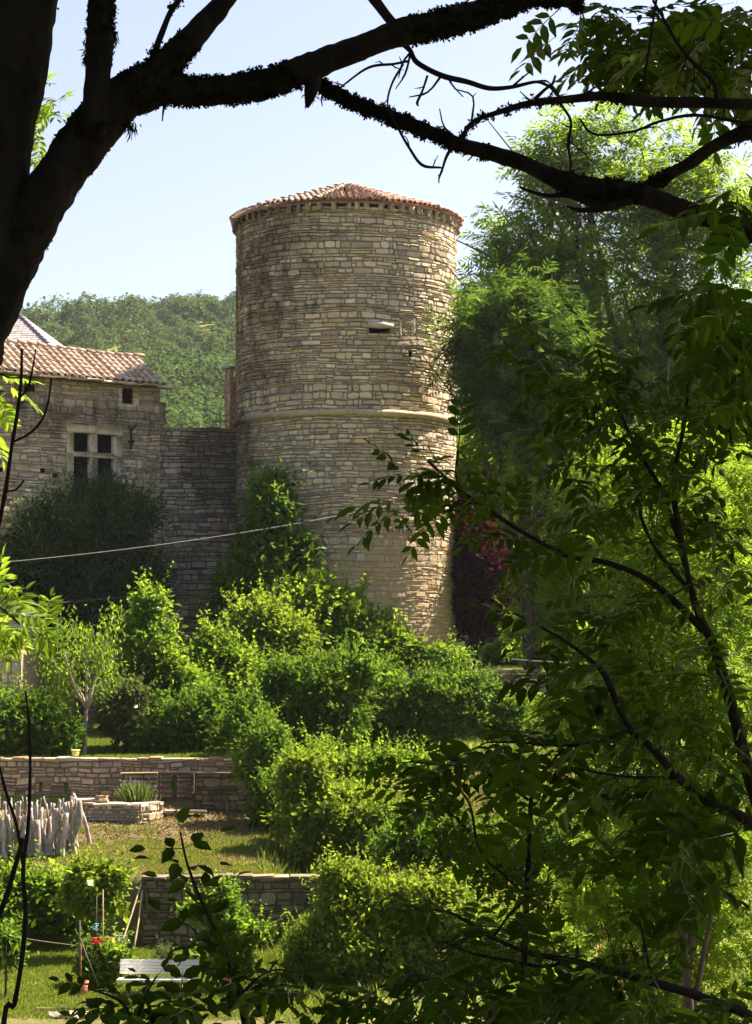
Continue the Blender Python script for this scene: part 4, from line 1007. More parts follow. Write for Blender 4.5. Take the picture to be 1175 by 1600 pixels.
# ---------------------------------------------------------------- plants
def clump_cloud(mb, blobs, d, leaf_, dens, r, dr=1.0, ncl=None, shape='kite', up=.35, spread=.16, tlo=.0, thi=1.0, aspect=.55, rough=.55, seed=0, shell=.55, droop=0.0, sprig=3.2):
    """leaf clumps over uneven ellipsoids given in pixels at distance d"""
    leaf_ = leaf_*1.28; leaf = leaf_; sub = []
    for bl in blobs:
        px, py, rx, ry = bl[:4]; off = bl[4] if len(bl) > 4 else 0
        sub.append((px, py, rx*.66, ry*.66, off))
        for q in range(8 if min(rx, ry) > 14 else 2):
            a_ = r.uniform(-.35, math.pi+.35); k_ = r.uniform(.20, .50)
            sub.append((px+rx*.74*math.cos(a_)*r.uniform(.7, 1.15), py-ry*.74*math.sin(a_)*r.uniform(.7, 1.15), rx*k_, ry*k_, off+r.normal(0, .35)*(rx+ry)/2/F*d*dr))
    for bi, bl in enumerate(sub):
        px, py, rx, ry = bl[:4]; dd = d + (bl[4] if len(bl) > 4 else 0)
        c = P(px, py, dd); R = np.array([rx/F*dd, (rx+ry)/2/F*dd*dr, ry/F*dd])
        area = 4*math.pi*((R[0]*R[1]+R[0]*R[2]+R[1]*R[2])/3)
        n_cl = int(max(12, area*dens/30)) if ncl is None else ncl
        di = rdir(n_cl, r); lump = 1 + rough*fbm(di*1.9+seed*3.1+bi*5.7, 71+seed, 3)
        rr = (shell + (1-shell)*r.random(n_cl)**.6)
        rr = np.where(r.random(n_cl) < .22, rr*r.uniform(.3, .9, n_cl), rr)
        cp = c + di*(rr*lump)[:, None]*R
        leaf = leaf_; m_ = r.integers(9, 26, n_cl); idx = np.repeat(np.arange(n_cl), m_); N = len(idx)
        sig = spread*float(np.mean(R))*r.uniform(.5, 1.2, n_cl); sig = np.clip(sig, leaf*.9, leaf*4.5)
        p = cp[idx] + r.normal(size=(N, 3))*sig[idx][:, None]*np.array([1, 1, .75])
        gz_ = gz(p[:, 0], p[:, 1]); ok = p[:, 2] > gz_+.02; p = p[ok]; idx = idx[ok]; N = len(p)
        nn = nrmz(di[idx]*.7 + np.array([0, 0, up*2]) + r.normal(0, .55, (N, 3)))
        ax = nrmz(di[idx]*.8 + r.normal(0, .8, (N, 3)) + np.array([0, 0, -droop]))
        ct = r.uniform(tlo, thi, n_cl)
        tt = np.stack([np.clip(ct[idx]+r.normal(0, .15, N), 0, 1), r.random(N), 0*p[:, 0], 0*p[:, 0]+1], 1)
        L_ = leaf*r.uniform(.65, 1.25, N)*r.uniform(.6, 1.45, n_cl)[idx]
        leaves(mb, p, ax, nn, L_, L_*aspect, tt, shape)
        # shoots that stick out of the outline
        ns_ = int(area*sprig)+2; di = rdir(ns_, r); di[:, 2] = np.abs(di[:, 2])*.8+.1; s0 = c+di*R*.85
        sd_ = nrmz(di*.6+np.array([0, 0, .55-droop])+r.normal(0, .25, (ns_, 3))); ln = r.uniform(1.5, 5.5, ns_)**1.0*leaf*1.15; k_ = 13; idx = np.repeat(np.arange(ns_), k_)
        f_ = np.tile(np.linspace(0, 1, k_), ns_); p = s0[idx]+sd_[idx]*(ln[idx]*f_)[:, None]+r.normal(0, leaf*.12, (len(idx), 3))
        ok = p[:, 2] > gz(p[:, 0], p[:, 1])+.02; p, idx, f_ = p[ok], idx[ok], f_[ok]
        L_ = leaf*(1.05-.45*f_)*r.uniform(.8, 1.15, len(p))
        leaves(mb, p, nrmz(sd_[idx]*.6+r.normal(0, .8, (len(p), 3))), r.normal(0, .5, (len(p), 3))+[0, 0, 1.], L_, L_*aspect, np.stack([np.clip(.5+.4*f_+r.normal(0, .15, len(p)), 0, 1), r.random(len(p)), 0*f_, 0*f_+1], 1), shape)

def limbs(mb, base, tops, r0, r, segs=7, split=.45, wob=.08):
    """trunk from base, limbs out to the given points"""
    base = np.asarray(base, float); tops = np.asarray(tops, float); ctr = tops.mean(0)
    fork = base + (ctr-base)*split; hgt = np.linalg.norm(ctr-base)
    tube(mb, [base-[0, 0, .15], base+(fork-base)*.5+r.normal(0, wob*.3*hgt*.2, 3), fork], [r0*1.25, r0, r0*.8], segs, .1, None, 4)
    for t_ in tops:
        k = r.uniform(.6, 1.0); s_ = base+(fork-base)*k; mid = (s_+t_)/2 + r.normal(0, wob*hgt*.4, 3) + [0, 0, .06*hgt]
        tube(mb, [s_, mid, t_], [r0*.55, r0*.34, r0*.10], max(5, segs-2), .1, None, 4)
        for q in range(2):
            e = mid + (t_-mid)*r.uniform(.1, .6); tube(mb, [e, e+(t_-mid)*.4+r.normal(0, .12*hgt, 3)], [r0*.2, r0*.05], 5, .1, None, 3)

def plant(name, label, cat, d, blobs, leaf=.1, dens=420, mat='mid', bark='bark', seed=1, foot=None, r0=.06, group=None, **kw):
    r = np.random.default_rng(100+seed)
    b0 = blobs[0]; fx = xat(foot if foot else b0[0], d); base = np.array([fx, d, float(gz(fx, d))])
    t_ = thing(name, label, cat, base, group)
    mb = MB(); clump_cloud(mb, blobs, d, leaf, dens, r, seed=seed, **kw)
    tk = MB(); tops = [P(b[0]+r.normal(0, b[2]*.4), b[1]-r.uniform(-.3, .6)*b[3], d+(b[4] if len(b) > 4 else 0)) for b in blobs for _ in range(2)]
    limbs(tk, base, tops, r0, r); tk.build("trunk" if cat == "tree" else "stem", M[bark], t_)
    mb.build("crown" if cat == "tree" else "foliage", M[mat], t_, smooth=False)
    return t_

# trees against the buildings
plant("evergreen_tree", "dark feathery tree standing against the house below its cross window", "tree", 66.6,
      [(125, 890, 90, 100), (150, 822, 54, 38), (80, 846, 50, 58), (200, 830, 45, 60), (60, 920, 60, 70), (150, 960, 110, 70), (215, 930, 50, 60), (128, 776, 12, 18), (170, 770, 10, 18)], .20, 300, 'dark_leaf', seed=1, r0=.18, aspect=.24, droop=-.1, rough=.9, sprig=4.5)
plant("tower_climber", "tall dark green shrub climbing the shaded side of the tower", "tree", 67.2,
      [(424, 800, 22, 34), (428, 764, 9, 14), (412, 790, 14, 20), (414, 860, 30, 36), (404, 930, 48, 48), (448, 928, 44, 34), (368, 935, 22, 36), (420, 990, 85, 48), (482, 928, 20, 16), (470, 858, 20, 10)], .20, 360, 'mid', seed=2, foot=415, r0=.10, rough=.65, sprig=1.5)
plant("maple_tree", "sunlit broad leaved tree at the foot of the tower", "tree", 63.2,
      [(500, 965, 48, 28), (530, 955, 30, 16), (470, 985, 60, 30), (540, 1000, 60, 24), (500, 1020, 80, 40), (590, 1010, 40, 22)], .18, 420, 'sunny', seed=3, foot=490, r0=.08, up=.6, aspect=.75)
plant("hazel_bush", "yellow green bush in front of the shaded tower shrub", "bush", 61.5,
      [(420, 995, 48, 42), (395, 975, 30, 25), (440, 1010, 45, 40), (400, 1040, 40, 35)], .15, 420, 'yellow_leaf', seed=4, up=.6, aspect=.7)
plant("elder_bush", "loose sunlit bush between the conical shrub and the vine mound", "bush", 58.5,
      [(345, 1060, 30, 55), (330, 1025, 18, 25), (360, 1100, 45, 60), (385, 1080, 40, 50), (345, 1140, 35, 35)], .14, 420, 'sunny', seed=5, up=.5, aspect=.7)
plant("purple_plum_tree", "dark purple leaved tree right of the tower", "tree", 71.5,
      [(745, 880, 38, 90), (725, 930, 30, 70), (760, 960, 40, 60), (735, 830, 25, 40), (770, 910, 40, 60)], .13, 520, 'plum', 'stem', seed=6, foot=737, r0=.17, aspect=.5)
plant("acacia_tree", "yellow green tree behind the purple leaved tree", "tree", 80,
      [(750, 770, 50, 50), (790, 800, 60, 60), (730, 720, 26, 22), (800, 740, 50, 45), (760, 830, 60, 40)], .18, 420, 'yellow_leaf', seed=7, foot=765, r0=.15)
plant("plane_tree", "mid green tree right of the purple leaved tree", "tree", 77,
      [(830, 900, 70, 90), (870, 830, 80, 90), (900, 960, 90, 80), (840, 990, 60, 40), (800, 1030, 40, 22), (860, 1030, 60, 25), (950, 880, 90, 120)], .16, 420, 'ash', seed=8, foot=860, r0=.2)
# trees and bushes on the upper lawn
ct = thing("cherry_tree", "small vase shaped tree with a bare pale stem on the upper lawn", "tree", gp(131, 1176, 55.0)); rc_ = np.random.default_rng(55)
tk = MB(); b0 = gp(131, 1176, 55.0); fk = P(135, 1108, 55)
tube(tk, [b0-[0, 0, .1], P(133, 1140, 55), fk], [.075, .06, .055], 8, .12, None, 4)
ctop = []
for (x1_, y1_, x2_, y2_, w_) in ((105, 1060, 60, 1005, .03), (112, 1060, 85, 955, .028), (135, 1050, 135, 990, .03), (150, 1060, 178, 960, .028), (152, 1075, 175, 1045, .025), (118, 1070, 75, 1050, .022), (140, 1060, 110, 975, .025), (150, 1050, 165, 1000, .022), (125, 1080, 95, 1068, .015)):
    dd = 55+rc_.normal(0, .5); e = P(x2_, y2_, dd); tube(tk, [fk, P(x1_, y1_, (55+dd)/2), e], [.045, w_, .008], 6, .1, None, 5); ctop.append((P(x1_, y1_, (55+dd)/2), e))
tk.build("trunk", M['bark_pale'], ct)
lf = MB()
for (a, b2) in ctop:
    n = 210; t_ = rc_.random(n)**.6*1.08; p = a+(b2-a)*t_[:, None]+rc_.normal(0, .20, (n, 3))
    leaves(lf, p, rc_.normal(0, .5, (n, 3))+[0, 0, -.9], rc_.normal(0, .6, (n, 3))+[0, -.3, .3], rc_.uniform(.11, .19, n), .062, np.stack([rc_.random(n), rc_.random(n), 0*t_, 0*t_+1], 1), 'kite')
lf.build("crown", M['sunny'], ct, smooth=False)
plant("hornbeam", "tall conical sunlit shrub right of the small vase shaped tree", "shrub", 57.2,
      [(238, 960, 15, 30), (240, 1000, 32, 40), (235, 1050, 46, 50), (262, 1085, 55, 45), (240, 1115, 60, 50), (290, 1110, 38, 50)], .14, 480, 'sunny', seed=10, foot=245, up=.5, rough=.5, aspect=.65)
plant("grey_shrub", "small grey green shrub at the foot of the conical shrub", "shrub", 55.6, [(195, 1105, 34, 45), (200, 1140, 32, 35), (185, 1130, 22, 30)], .11, 460, 'grey_leaf', seed=11, rough=.50)
plant("laurel_shrub", "dark glossy leaved shrub right of the grey green one", "shrub", 55.4, [(255, 1135, 48, 40), (300, 1140, 40, 40), (320, 1120, 30, 40), (270, 1155, 60, 25)], .12, 460, 'mid', seed=12, rough=.55)
plant("round_bush", "round bright green bush at the left end of the upper lawn", "bush", 54.6, [(45, 1130, 62, 42), (5, 1130, 45, 40), (85, 1140, 28, 32), (30, 1160, 70, 22), (100, 1165, 14, 14)], .13, 520, 'mid', seed=13, rough=.50, up=.4)
# central mounds
plant("vine_mound", "big dark vine covered mound in the centre with bright leaves on top", "bush", 56.0,
      [(475, 1095, 85, 60), (505, 1062, 48, 34), (560, 1058, 34, 24), (430, 1075, 40, 30), (440, 1140, 60, 60), (520, 1090, 55, 55), (420, 1190, 42, 60), (480, 1150, 75, 60), (535, 1140, 40, 60), (425, 1255, 36, 60), (410, 1200, 36, 60, -5), (430, 1270, 36, 50, -6), (395, 1130, 30, 50, -2)], .115, 560, 'mid', seed=14, foot=470, r0=.12, up=.35, rough=.65)
plant("lilac_bush", "tall glossy bush right of the vine mound below the tower", "bush", 59.5,
      [(640, 1100, 60, 42), (690, 1094, 45, 36), (600, 1110, 40, 60), (700, 1120, 55, 50), (650, 1145, 75, 45), (755, 1105, 38, 36), (770, 1140, 36, 30), (730, 1080, 30, 22), (570, 1130, 50, 60), (560, 1080, 40, 30), (800, 1120, 30, 26)], .115, 560, 'mid', seed=15, foot=660, r0=.1, rough=.60)
plant("box_bush", "small bright bush at the tower foot beside the loophole", "bush", 63.0, [(640, 1025, 22, 16), (600, 1035, 45, 25), (560, 1035, 50, 25), (690, 1035, 40, 16)], .12, 460, 'sunny', seed=16)
plant("bramble_bush", "pale yellow green bramble mound above the lower bank", "bush", 48.0,
      [(520, 1270, 70, 50), (475, 1215, 32, 36), (560, 1290, 85, 55), (500, 1320, 50, 45), (620, 1310, 70, 50), (450, 1250, 26, 30), (545, 1330, 90, 40)], .11, 600, 'yellow_leaf', seed=17, r0=.05, rough=.55, up=.5)
plant("nettle_mound", "broad bright yellow green mound right of the white bench", "bush", 40.5,
      [(555, 1405, 48, 44), (515, 1455, 46, 52), (600, 1445, 70, 56), (640, 1410, 34, 24), (670, 1440, 60, 40), (730, 1460, 70, 46), (590, 1510, 110, 50), (790, 1485, 80, 46), (700, 1400, 22, 18), (865, 1490, 60, 40), (492, 1500, 36, 46), (535, 1375, 20, 18)], .10, 640, 'yellow_leaf', seed=18, r0=.05, rough=.50, up=.6)
plant("spindle_bush", "loose pale green bush filling the gap between the vine mound and the bramble", "bush", 52.5, [(590, 1200, 50, 26), (520, 1205, 45, 40), (650, 1205, 40, 20), (440, 1205, 30, 40)], .11, 420, 'sunny', seed=28, r0=.05, up=.5)
plant("dogwood_bush", "dark shaded bush right of the bramble mound", "bush", 44.0,
      [(660, 1330, 60, 40), (690, 1320, 80, 50), (760, 1350, 80, 60), (830, 1330, 80, 70), (880, 1390, 80, 60), (930, 1330, 90, 90), (1000, 1380, 100, 80)], .11, 520, 'mid', seed=19, r0=.06, rough=.60)
plant("raspberry_bush", "bright raspberry bush below the stakes at the left edge", "bush", 45.0, [(30, 1405, 50, 30), (75, 1410, 40, 32), (-10, 1420, 40, 30), (40, 1440, 70, 22), (100, 1425, 40, 28)], .13, 520, 'sunny', seed=20, up=.7, aspect=.75)
plant("currant_bush", "yellow topped bush beside the dark recess", "bush", 43.5, [(150, 1385, 32, 24), (170, 1375, 20, 14), (130, 1400, 30, 26), (150, 1415, 28, 20)], .12, 520, 'yellow_leaf', seed=21, up=.7, aspect=.75)
plant("climbing_shrub", "thin upright fruit shrub trained up right of the bench", "shrub", 39.8,
      [(350, 1440, 18, 30), (352, 1400, 7, 26), (370, 1455, 22, 26), (325, 1430, 26, 10), (395, 1455, 24, 9), (362, 1500, 18, 24), (385, 1500, 12, 30), (300, 1422, 18, 6)], .085, 560, 'sunny', seed=22, foot=357, r0=.025, up=.5, rough=.5, aspect=.7)
plant("garden_plant", "low bright leafy plant left of the white bench", "plant", 40.2, [(160, 1510, 22, 16), (175, 1500, 16, 12), (150, 1525, 20, 10)], .10, 620, 'sunny', seed=23, r0=.015, up=.9, aspect=.85)
plant("garden_plant", "low bright leafy plant right of the white bench", "plant", 40.4, [(328, 1505, 20, 12), (345, 1515, 22, 12)], .09, 620, 'sunny', seed=24, r0=.015, up=.9, aspect=.85)
plant("garden_plant", "silvery wispy plant behind the white bench", "plant", 40.6, [(268, 1494, 14, 10)], .08, 420, 'grey_leaf', seed=25, r0=.01, aspect=.2)
plant("tomato_plant", "dark leafy plant on the black post at the left edge", "plant", 39.3, [(5, 1480, 16, 18), (14, 1495, 14, 14)], .10, 420, 'mid', seed=26, r0=.012, foot=9)
rp_ = plant("rose_plant", "small rose with red blooms beside the thin dark stake", "rose", 40.4, [(147, 1490, 9, 16), (143, 1500, 10, 12)], .09, 420, 'mid', seed=27, r0=.012)
m = MB(); c = P(150, 1472, 40.2); n = 90; di = rdir(n, rb); leaves(m, c+di*.06*[1.2, 1, .8], di+rb.normal(0, .4, (n, 3)), di, .06, .06, (.5, .5, 0, 1)); m.build("bloom", M['red'], rp_)

# grass
def blades(name, label, mat, n, xr, yr, hgt, seed, cond=None, w=.010, lean=.45):
    r = np.random.default_rng(seed); x = r.uniform(*xr, n); y = r.uniform(*yr, n)
    if cond is not None: k = cond(x, y, r); x, y = x[k], y[k]
    n = len(x); z = gz(x, y); pt = 1+.5*fbm(np.stack([x*1.2, y*1.2, 0*x], 1), seed, 2)
    m = MB(); L_ = r.uniform(*hgt, n)*np.clip(pt, .5, 1.6)
    leaves(m, np.stack([x, y, z-.01], 1), np.stack([r.normal(0, lean, n), r.normal(0, lean, n), np.ones(n)], 1), rdir(n, r), L_, w*r.uniform(.7, 1.5, n), np.stack([r.random(n), r.random(n), 0*x, 0*x+1], 1))
    tag(m.build(name, M[mat], smooth=False), label, "grass", kind='stuff')
blades("lawn_grass", "short bright green grass of the lower lawn", 'grass', 76000, (-8.4, -.6), (37.0, 45.1), (.05, .12), 301, w=.016)
blades("terrace_grass", "thin yellowed grass on the sloping terrace above the retaining wall", 'straw', 42000, (-10, -2.2), (45.6, 52.0), (.05, .13), 302, lambda x, y, r: (fbm(np.stack([x*.7, y*.7, 0*x], 1), 8, 3) > -.25) & (r.random(len(x)) < np.interp(y, [46, 47.5, 49, 52], [1, .8, .25, .12])), w=.016)
blades("terrace_turf", "patchy green turf along the top of the retaining wall", 'grass', 60000, (-10, -2.2), (45.6, 50.0), (.04, .11), 311, lambda x, y, r: (fbm(np.stack([x*.9, y*.9, 0*x], 1), 18, 3) > -.22) & (r.random(len(x)) < np.interp(y, [46, 48.3, 50], [1, .9, .1])), w=.016)
blades("upper_lawn_grass", "sunny grass of the upper lawn behind the garden wall", 'grass', 40000, (-11.5, -4), (53.4, 62), (.05, .14), 303, w=.02)
blades("bank_grass", "tall pale grass and weeds on the bank in front of the bushes", 'straw', 26000, (-1.6, 6), (46.5, 57), (.2, .55), 304, lambda x, y, r: r.random(len(x)) < .5+.8*fbm(np.stack([x*.5, y*.5, 0*x], 1), 8, 2), w=.02, lean=.25)
blades("bank_weeds", "bright green leafy weeds among the tall grass on the bank", 'grass', 56000, (-2.6, 15), (38, 62), (.15, .45), 305, lambda x, y, r: r.random(len(x)) < .5-.8*fbm(np.stack([x*.5, y*.5, 0*x], 1), 8, 2), w=.03, lean=.4)

# ---------------------------------------------------------------- big tree beyond the stream, right
def ash_crown(mb, blobs, d, n_per, L, r, seed, pairs=4, ll=.42, lw=.26, dep=.9):
    for bi, bl in enumerate(blobs):
        px, py, rx, ry = bl[:4]; dd = d+(bl[4] if len(bl) > 4 else 0)
        c = P(px, py, dd); R = np.array([rx/F*dd, (rx+ry)/2/F*dd*dep, ry/F*dd])
        vol = R[0]*R[1]*R[2]; n_cl = int(n_per*vol**.72)+6
        di = rdir(n_cl, r); lump = 1+.45*fbm(di*2.1+seed*2.3+bi*4.1, 81+seed, 3); rr = .35+.65*r.random(n_cl)**.5
        cp = c+di*(rr*lump)[:, None]*R
        m_ = r.integers(6, 13, n_cl); idx = np.repeat(np.arange(n_cl), m_); N = len(idx)
        out = nrmz(di[idx]*[1, 1, .5]+r.normal(0, .6, (N, 3)))
        base = cp[idx]+r.normal(0, L*.55, (N, 3))
        nrm_ = nrmz(np.array([0, 0, 1.])+r.normal(0, .45, (N, 3)))
        ct_ = r.random(n_cl)
        tt = np.stack([np.clip(ct_[idx]+r.normal(0, .15, N), 0, 1), r.random(N), 0*base[:, 0], 0*base[:, 0]+1], 1)
        pinnate(mb, base, out-[0, 0, .25], nrm_, L*r.uniform(.75, 1.2, N), pairs, lw, tt, 'kite', ll)

def bigtree(name, label, d, foot, blobs, n_per, L, mat, seed, r0, pairs=4, split=.35, **kw):
    r = np.random.default_rng(400+seed); fx = xat(foot, d); base = np.array([fx, d, float(gz(fx, d))])
    t_ = thing(name, label, "tree", base); mb = MB(); ash_crown(mb, blobs, d, n_per, L, r, seed, pairs, **kw)
    tk = MB(); tops = [P(b[0]+r.normal(0, b[2]*.3), b[1]-r.uniform(-.2, .6)*b[3], d+(b[4] if len(b) > 4 else 0)) for b in blobs if len(b) < 5]
    limbs(tk, base, tops, r0, r, 9, split); tk.build("trunk", M['bark'], t_); mb.build("crown", M[mat], t_, smooth=False); return t_
bigtree("ash_tree", "big sunlit ash tree with feathery leaves rising right of the tower", 78, 1060,
        [(960, 440, 140, 150), (850, 370, 80, 66), (800, 490, 78, 64), (860, 560, 80, 60), (800, 400, 36, 28), (850, 280, 40, 34), (1000, 270, 130, 90), (890, 250, 60, 50), (1110, 430, 110, 170), (870, 610, 100, 90), (1000, 640, 140, 120), (1120, 660, 100, 140), (850, 470, 70, 60), (930, 200, 40, 25)],
        21, .80, 'ash', 1, .36, lw=.26, dep=.38)
bigtree("ash_shade_lobes", "ash lobes with shade put into their leaf colour, overlapping the right edge of the tower", 67.6, 830,  # left ash lobes built apart, darker leaves stand for their self-shade
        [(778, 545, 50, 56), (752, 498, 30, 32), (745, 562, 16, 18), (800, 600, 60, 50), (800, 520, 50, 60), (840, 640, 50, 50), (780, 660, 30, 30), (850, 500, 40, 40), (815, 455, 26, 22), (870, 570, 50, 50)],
        46, .72, 'ash_shade', 6, .22, lw=.26, dep=.8)
bigtree("streamside_tree", "dark leafy tree below the ash on the right", 68, 1000,
        [(900, 760, 110, 90), (1000, 830, 140, 100), (1110, 820, 110, 120), (920, 900, 110, 80), (1050, 960, 150, 100), (870, 1000, 70, 50)], 26, .62, 'ash', 2, .24, dep=.55)
# nearer growth on the right, lit from behind
bigtree("young_ash_tree", "sunlit young ash behind the dark foreground saplings on the right", 17.5, 1120,
        [(1090, 1040, 110, 90), (1010, 1010, 80, 70), (1120, 900, 80, 90), (1060, 1190, 130, 80), (950, 1240, 70, 50), (1130, 1280, 80, 70), (1090, 760, 90, 80), (980, 880, 60, 50), (1000, 720, 60, 60), (960, 1130, 70, 50), (1150, 1150, 60, 80), (1040, 1290, 90, 50), (880, 1090, 40, 26)], 190, .18, 'sunny', 3, .045, split=.8, lw=.34)
bigtree("alder_tree", "leafy low tree on the near bank at lower right", 21, 1090,
        [(1060, 1400, 130, 70), (960, 1420, 60, 40), (1120, 1500, 90, 70), (1000, 1540, 110, 50), (900, 1560, 80, 40), (1120, 1340, 90, 60), (990, 1330, 80, 50), (1050, 1480, 100, 60), (920, 1380, 50, 50), (860, 1590, 90, 40)], 170, .17, 'ash', 4, .05, split=.8, lw=.36)

# ---------------------------------------------------------------- foreground trees
def path3(pts, dflt):
    """(px, py, width px[, distance])"""
    q = np.array([P(p[0], p[1], p[3] if len(p) > 3 else dflt) for p in pts]); w = np.array([p[2]/2/F*(p[3] if len(p) > 3 else dflt) for p in pts]); return q, w
rm = np.random.default_rng(66)
def fuzz(mb, pts, rad, n, size, low=.5):
    i = rm.integers(0, len(pts), n); j = rm.normal(size=(n, 3)); tg = nrmz(np.gradient(pts, axis=0))[i]
    j = nrmz(j-tg*np.sum(j*tg, 1, keepdims=True)); j[:, 2] -= low*rm.random(n); j = nrmz(j)
    act = fbm(pts[i]*7, 91, 3) > .0; i, j = i[act], j[act]; m_ = 14
    ii = np.repeat(i, m_); jj = np.repeat(j, m_, 0); N = len(ii)
    seg = np.linalg.norm(np.diff(pts, axis=0), axis=1).mean()
    off = np.repeat(rm.normal(0, seg*.6, (len(i), 1))*nrmz(np.gradient(pts, axis=0))[i], m_, 0)
    p = pts[ii]+off+jj*rad[ii][:, None]*.93+rm.normal(0, size*.55, (N, 3))
    leaves(mb, p, jj+rm.normal(0, .8, (N, 3)), rdir(N, rm), size*rm.uniform(.5, 1.4, N), size*.9, np.stack([rm.random(N), rm.random(N), 0*p[:, 0], 0*p[:, 0]+1], 1))
def twigs(mb, pts, rad, n, ln, r0, r, down=.2):
    for _ in range(n):
        i = r.integers(1, len(pts)-1); a = pts[i]; d_ = nrmz(r.normal(0, 1, 3)*[1, .5, 1]-[0, 0, down]); L_ = ln*r.uniform(.4, 1.2)
        b_ = a+d_*L_*.5+r.normal(0, L_*.08, 3); c_ = b_+nrmz(d_+r.normal(0, .5, 3))*L_*.5
        tube(mb, [a, b_, c_], [r0, r0*.8, r0*.4], 5, .25, None, 3, True, 40)
        e = b_+nrmz(r.normal(0, 1, 3))*L_*.25; tube(mb, [b_, e], [r0*.6, r0*.3], 4, .2, None, 2)

T0 = 5.2
fx = xat(-420, T0)
old = thing("old_tree", "old dark mossy tree in the left foreground with a forked trunk", "tree", (fx, T0+.1, float(gz(fx, T0))))
tm = MB(); fz = MB()
pt_, rd_ = path3([(60, -330, 120), (48, -180, 122), (30, -40, 128), (5, 90, 138), (-22, 200, 148), (-45, 300, 165), (-75, 420, 190), (-140, 640, 220), (-250, 1000, 250), (-350, 1600, 290), (-420, 2420, 330)], T0)
pp, rr_ = tube(tm, pt_, rd_, 48, .10, None, 16, True, 7); fuzz(fz, pp, rr_, 500, .008)
pt_, rd_ = path3([(-170, 830, 140), (-90, 630, 116), (-35, 500, 100), (12, 402, 88), (62, 322, 78), (112, 246, 70), (160, 182, 68), (205, 142, 62), (250, 112, 46), (290, 70, 36), (330, 26, 31), (372, -25, 28), (440, -110, 24)], T0)
pp, rr_ = tube(tm, pt_, rd_, 44, .22, None, 16, True, 9); fuzz(fz, pp, rr_, 2200, .008)
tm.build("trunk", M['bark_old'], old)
def branch(owner, pts, d, fz_n=0, tw=0, tl=.15, tr=.004, segs=10, mat='bark_old', down=.3, bump=.18, name="branch", seed=0):
    big = max(p[2] for p in pts) > 24; m = MB(); q, w = path3(pts, d); pp, rr_ = tube(m, q, w, 32 if big else segs, bump, None, 16 if big else 7, True, 14)
    if fz_n: fuzz(fz, pp, rr_, int(fz_n*1.8), .0075)
    if tw: twigs(m, pp, rr_, tw, tl, tr, np.random.default_rng(700+seed), down)
    return m.build(name, M[mat], owner)
branch(old, [(140, 215, 46), (150, 165, 42), (153, 110, 40), (156, 55, 38), (160, 0, 36), (162, -70, 34)], T0-.05, 330, 0)
branch(old, [(205, 148, 60), (250, 138, 50), (300, 142, 42), (350, 140, 42), (400, 133, 44), (440, 122, 42), (478, 108, 42), (510, 96, 40), (560, 76, 38), (610, 56, 38), (660, 44, 40), (700, 34, 42), (745, 22, 40), (790, 8, 32), (840, -6, 26), (885, 0, 22), (912, 16, 8)], T0, 1100, 3, .08, seed=1)
branch(old, [(236, 100, 13), (245, 72, 11), (256, 44, 10), (266, 20, 9), (282, -6, 8), (300, -60, 7)], T0, 40, 0)
branch(old, [(492, 102, 26), (488, 130, 24), (484, 150, 18), (480, 168, 5)], T0, 160, 0)
branch(old, [(560, -30, 10), (585, 0, 18), (605, 26, 16), (625, 50, 14)], T0, 60, 0)
branch(old, [(622, 58, 5), (640, 78, 8), (652, 98, 9), (690, 118, 9), (730, 128, 8), (765, 138, 8), (800, 136, 6), (838, 128, 5), (860, 134, 5), (868, 118, 4)], T0+.1, 0, 9, .10, .0035, 7, seed=2)
branch(old, [(640, 95, 4), (615, 100, 4), (575, 106, 4), (530, 138, 3)], T0+.1, 0, 3, .05, .002, 6, seed=3)
branch(old, [(630, 100, 4), (612, 132, 4), (606, 165, 3), (622, 200, 4), (640, 232, 4), (660, 258, 5), (690, 262, 3)], T0+.1, 0, 4, .06, .002, 6, seed=4)
branch(old, [(668, 118, 4), (660, 142, 4), (652, 160, 5), (654, 166, 2)], T0+.1, 0, 1, .03, .002, 6, seed=5)
# hanging lichen
for (px, py, w_, h_) in ((203, 200, 10, 20), (110, 296, 10, 20), (484, 150, 12, 18), (176, 60, 6, 24), (138, 95, 6, 24)):
    n = 90; b_ = P(px, py-h_*.4, T0)+rm.normal(0, 1, (n, 3))*[w_/F*T0*.4, .02, .01]; leaves(fz, b_, rm.normal(0, .35, (n, 3))+[0, 0, -1], rdir(n, rm), rm.uniform(.3, 1, n)*h_/F*T0, .004, (.3, .3, 0, 1))
fz.build("moss", M['moss'], old, smooth=False)
# leafy sprays of the old tree: unseen crown, spread overhead and behind the camera to block the sky, and a few shoots behind the trunk
def canopy(mb, cs, L, r, pairs=4, ll=.40, lw=.38):
    for (c, R, n) in cs:
        n = int(n*.85); c = np.asarray(c, float); R = np.asarray(R, float); di = rdir(n, r); cp = c+di*(r.random(n)**.4)[:, None]*R
        m_ = 7; idx = np.repeat(np.arange(n), m_); N = n*m_
        out = nrmz(di[idx]*[1, 1, .3]+r.normal(0, .7, (N, 3))); nr_ = nrmz(np.array([0, 0, 1.])+r.normal(0, .35, (N, 3)))
        tt = np.stack([np.clip(np.repeat(r.random(n), m_)+r.normal(0, .15, N), 0, 1), r.random(N), 0*out[:, 0], 0*out[:, 0]+1], 1)
        pinnate(mb, cp[idx]+r.normal(0, L*.5, (N, 3)), out-[0, 0, .3], nr_, L*r.uniform(.8, 1.2, N), pairs, lw, tt, 'oval', ll)
rca = np.random.default_rng(88)
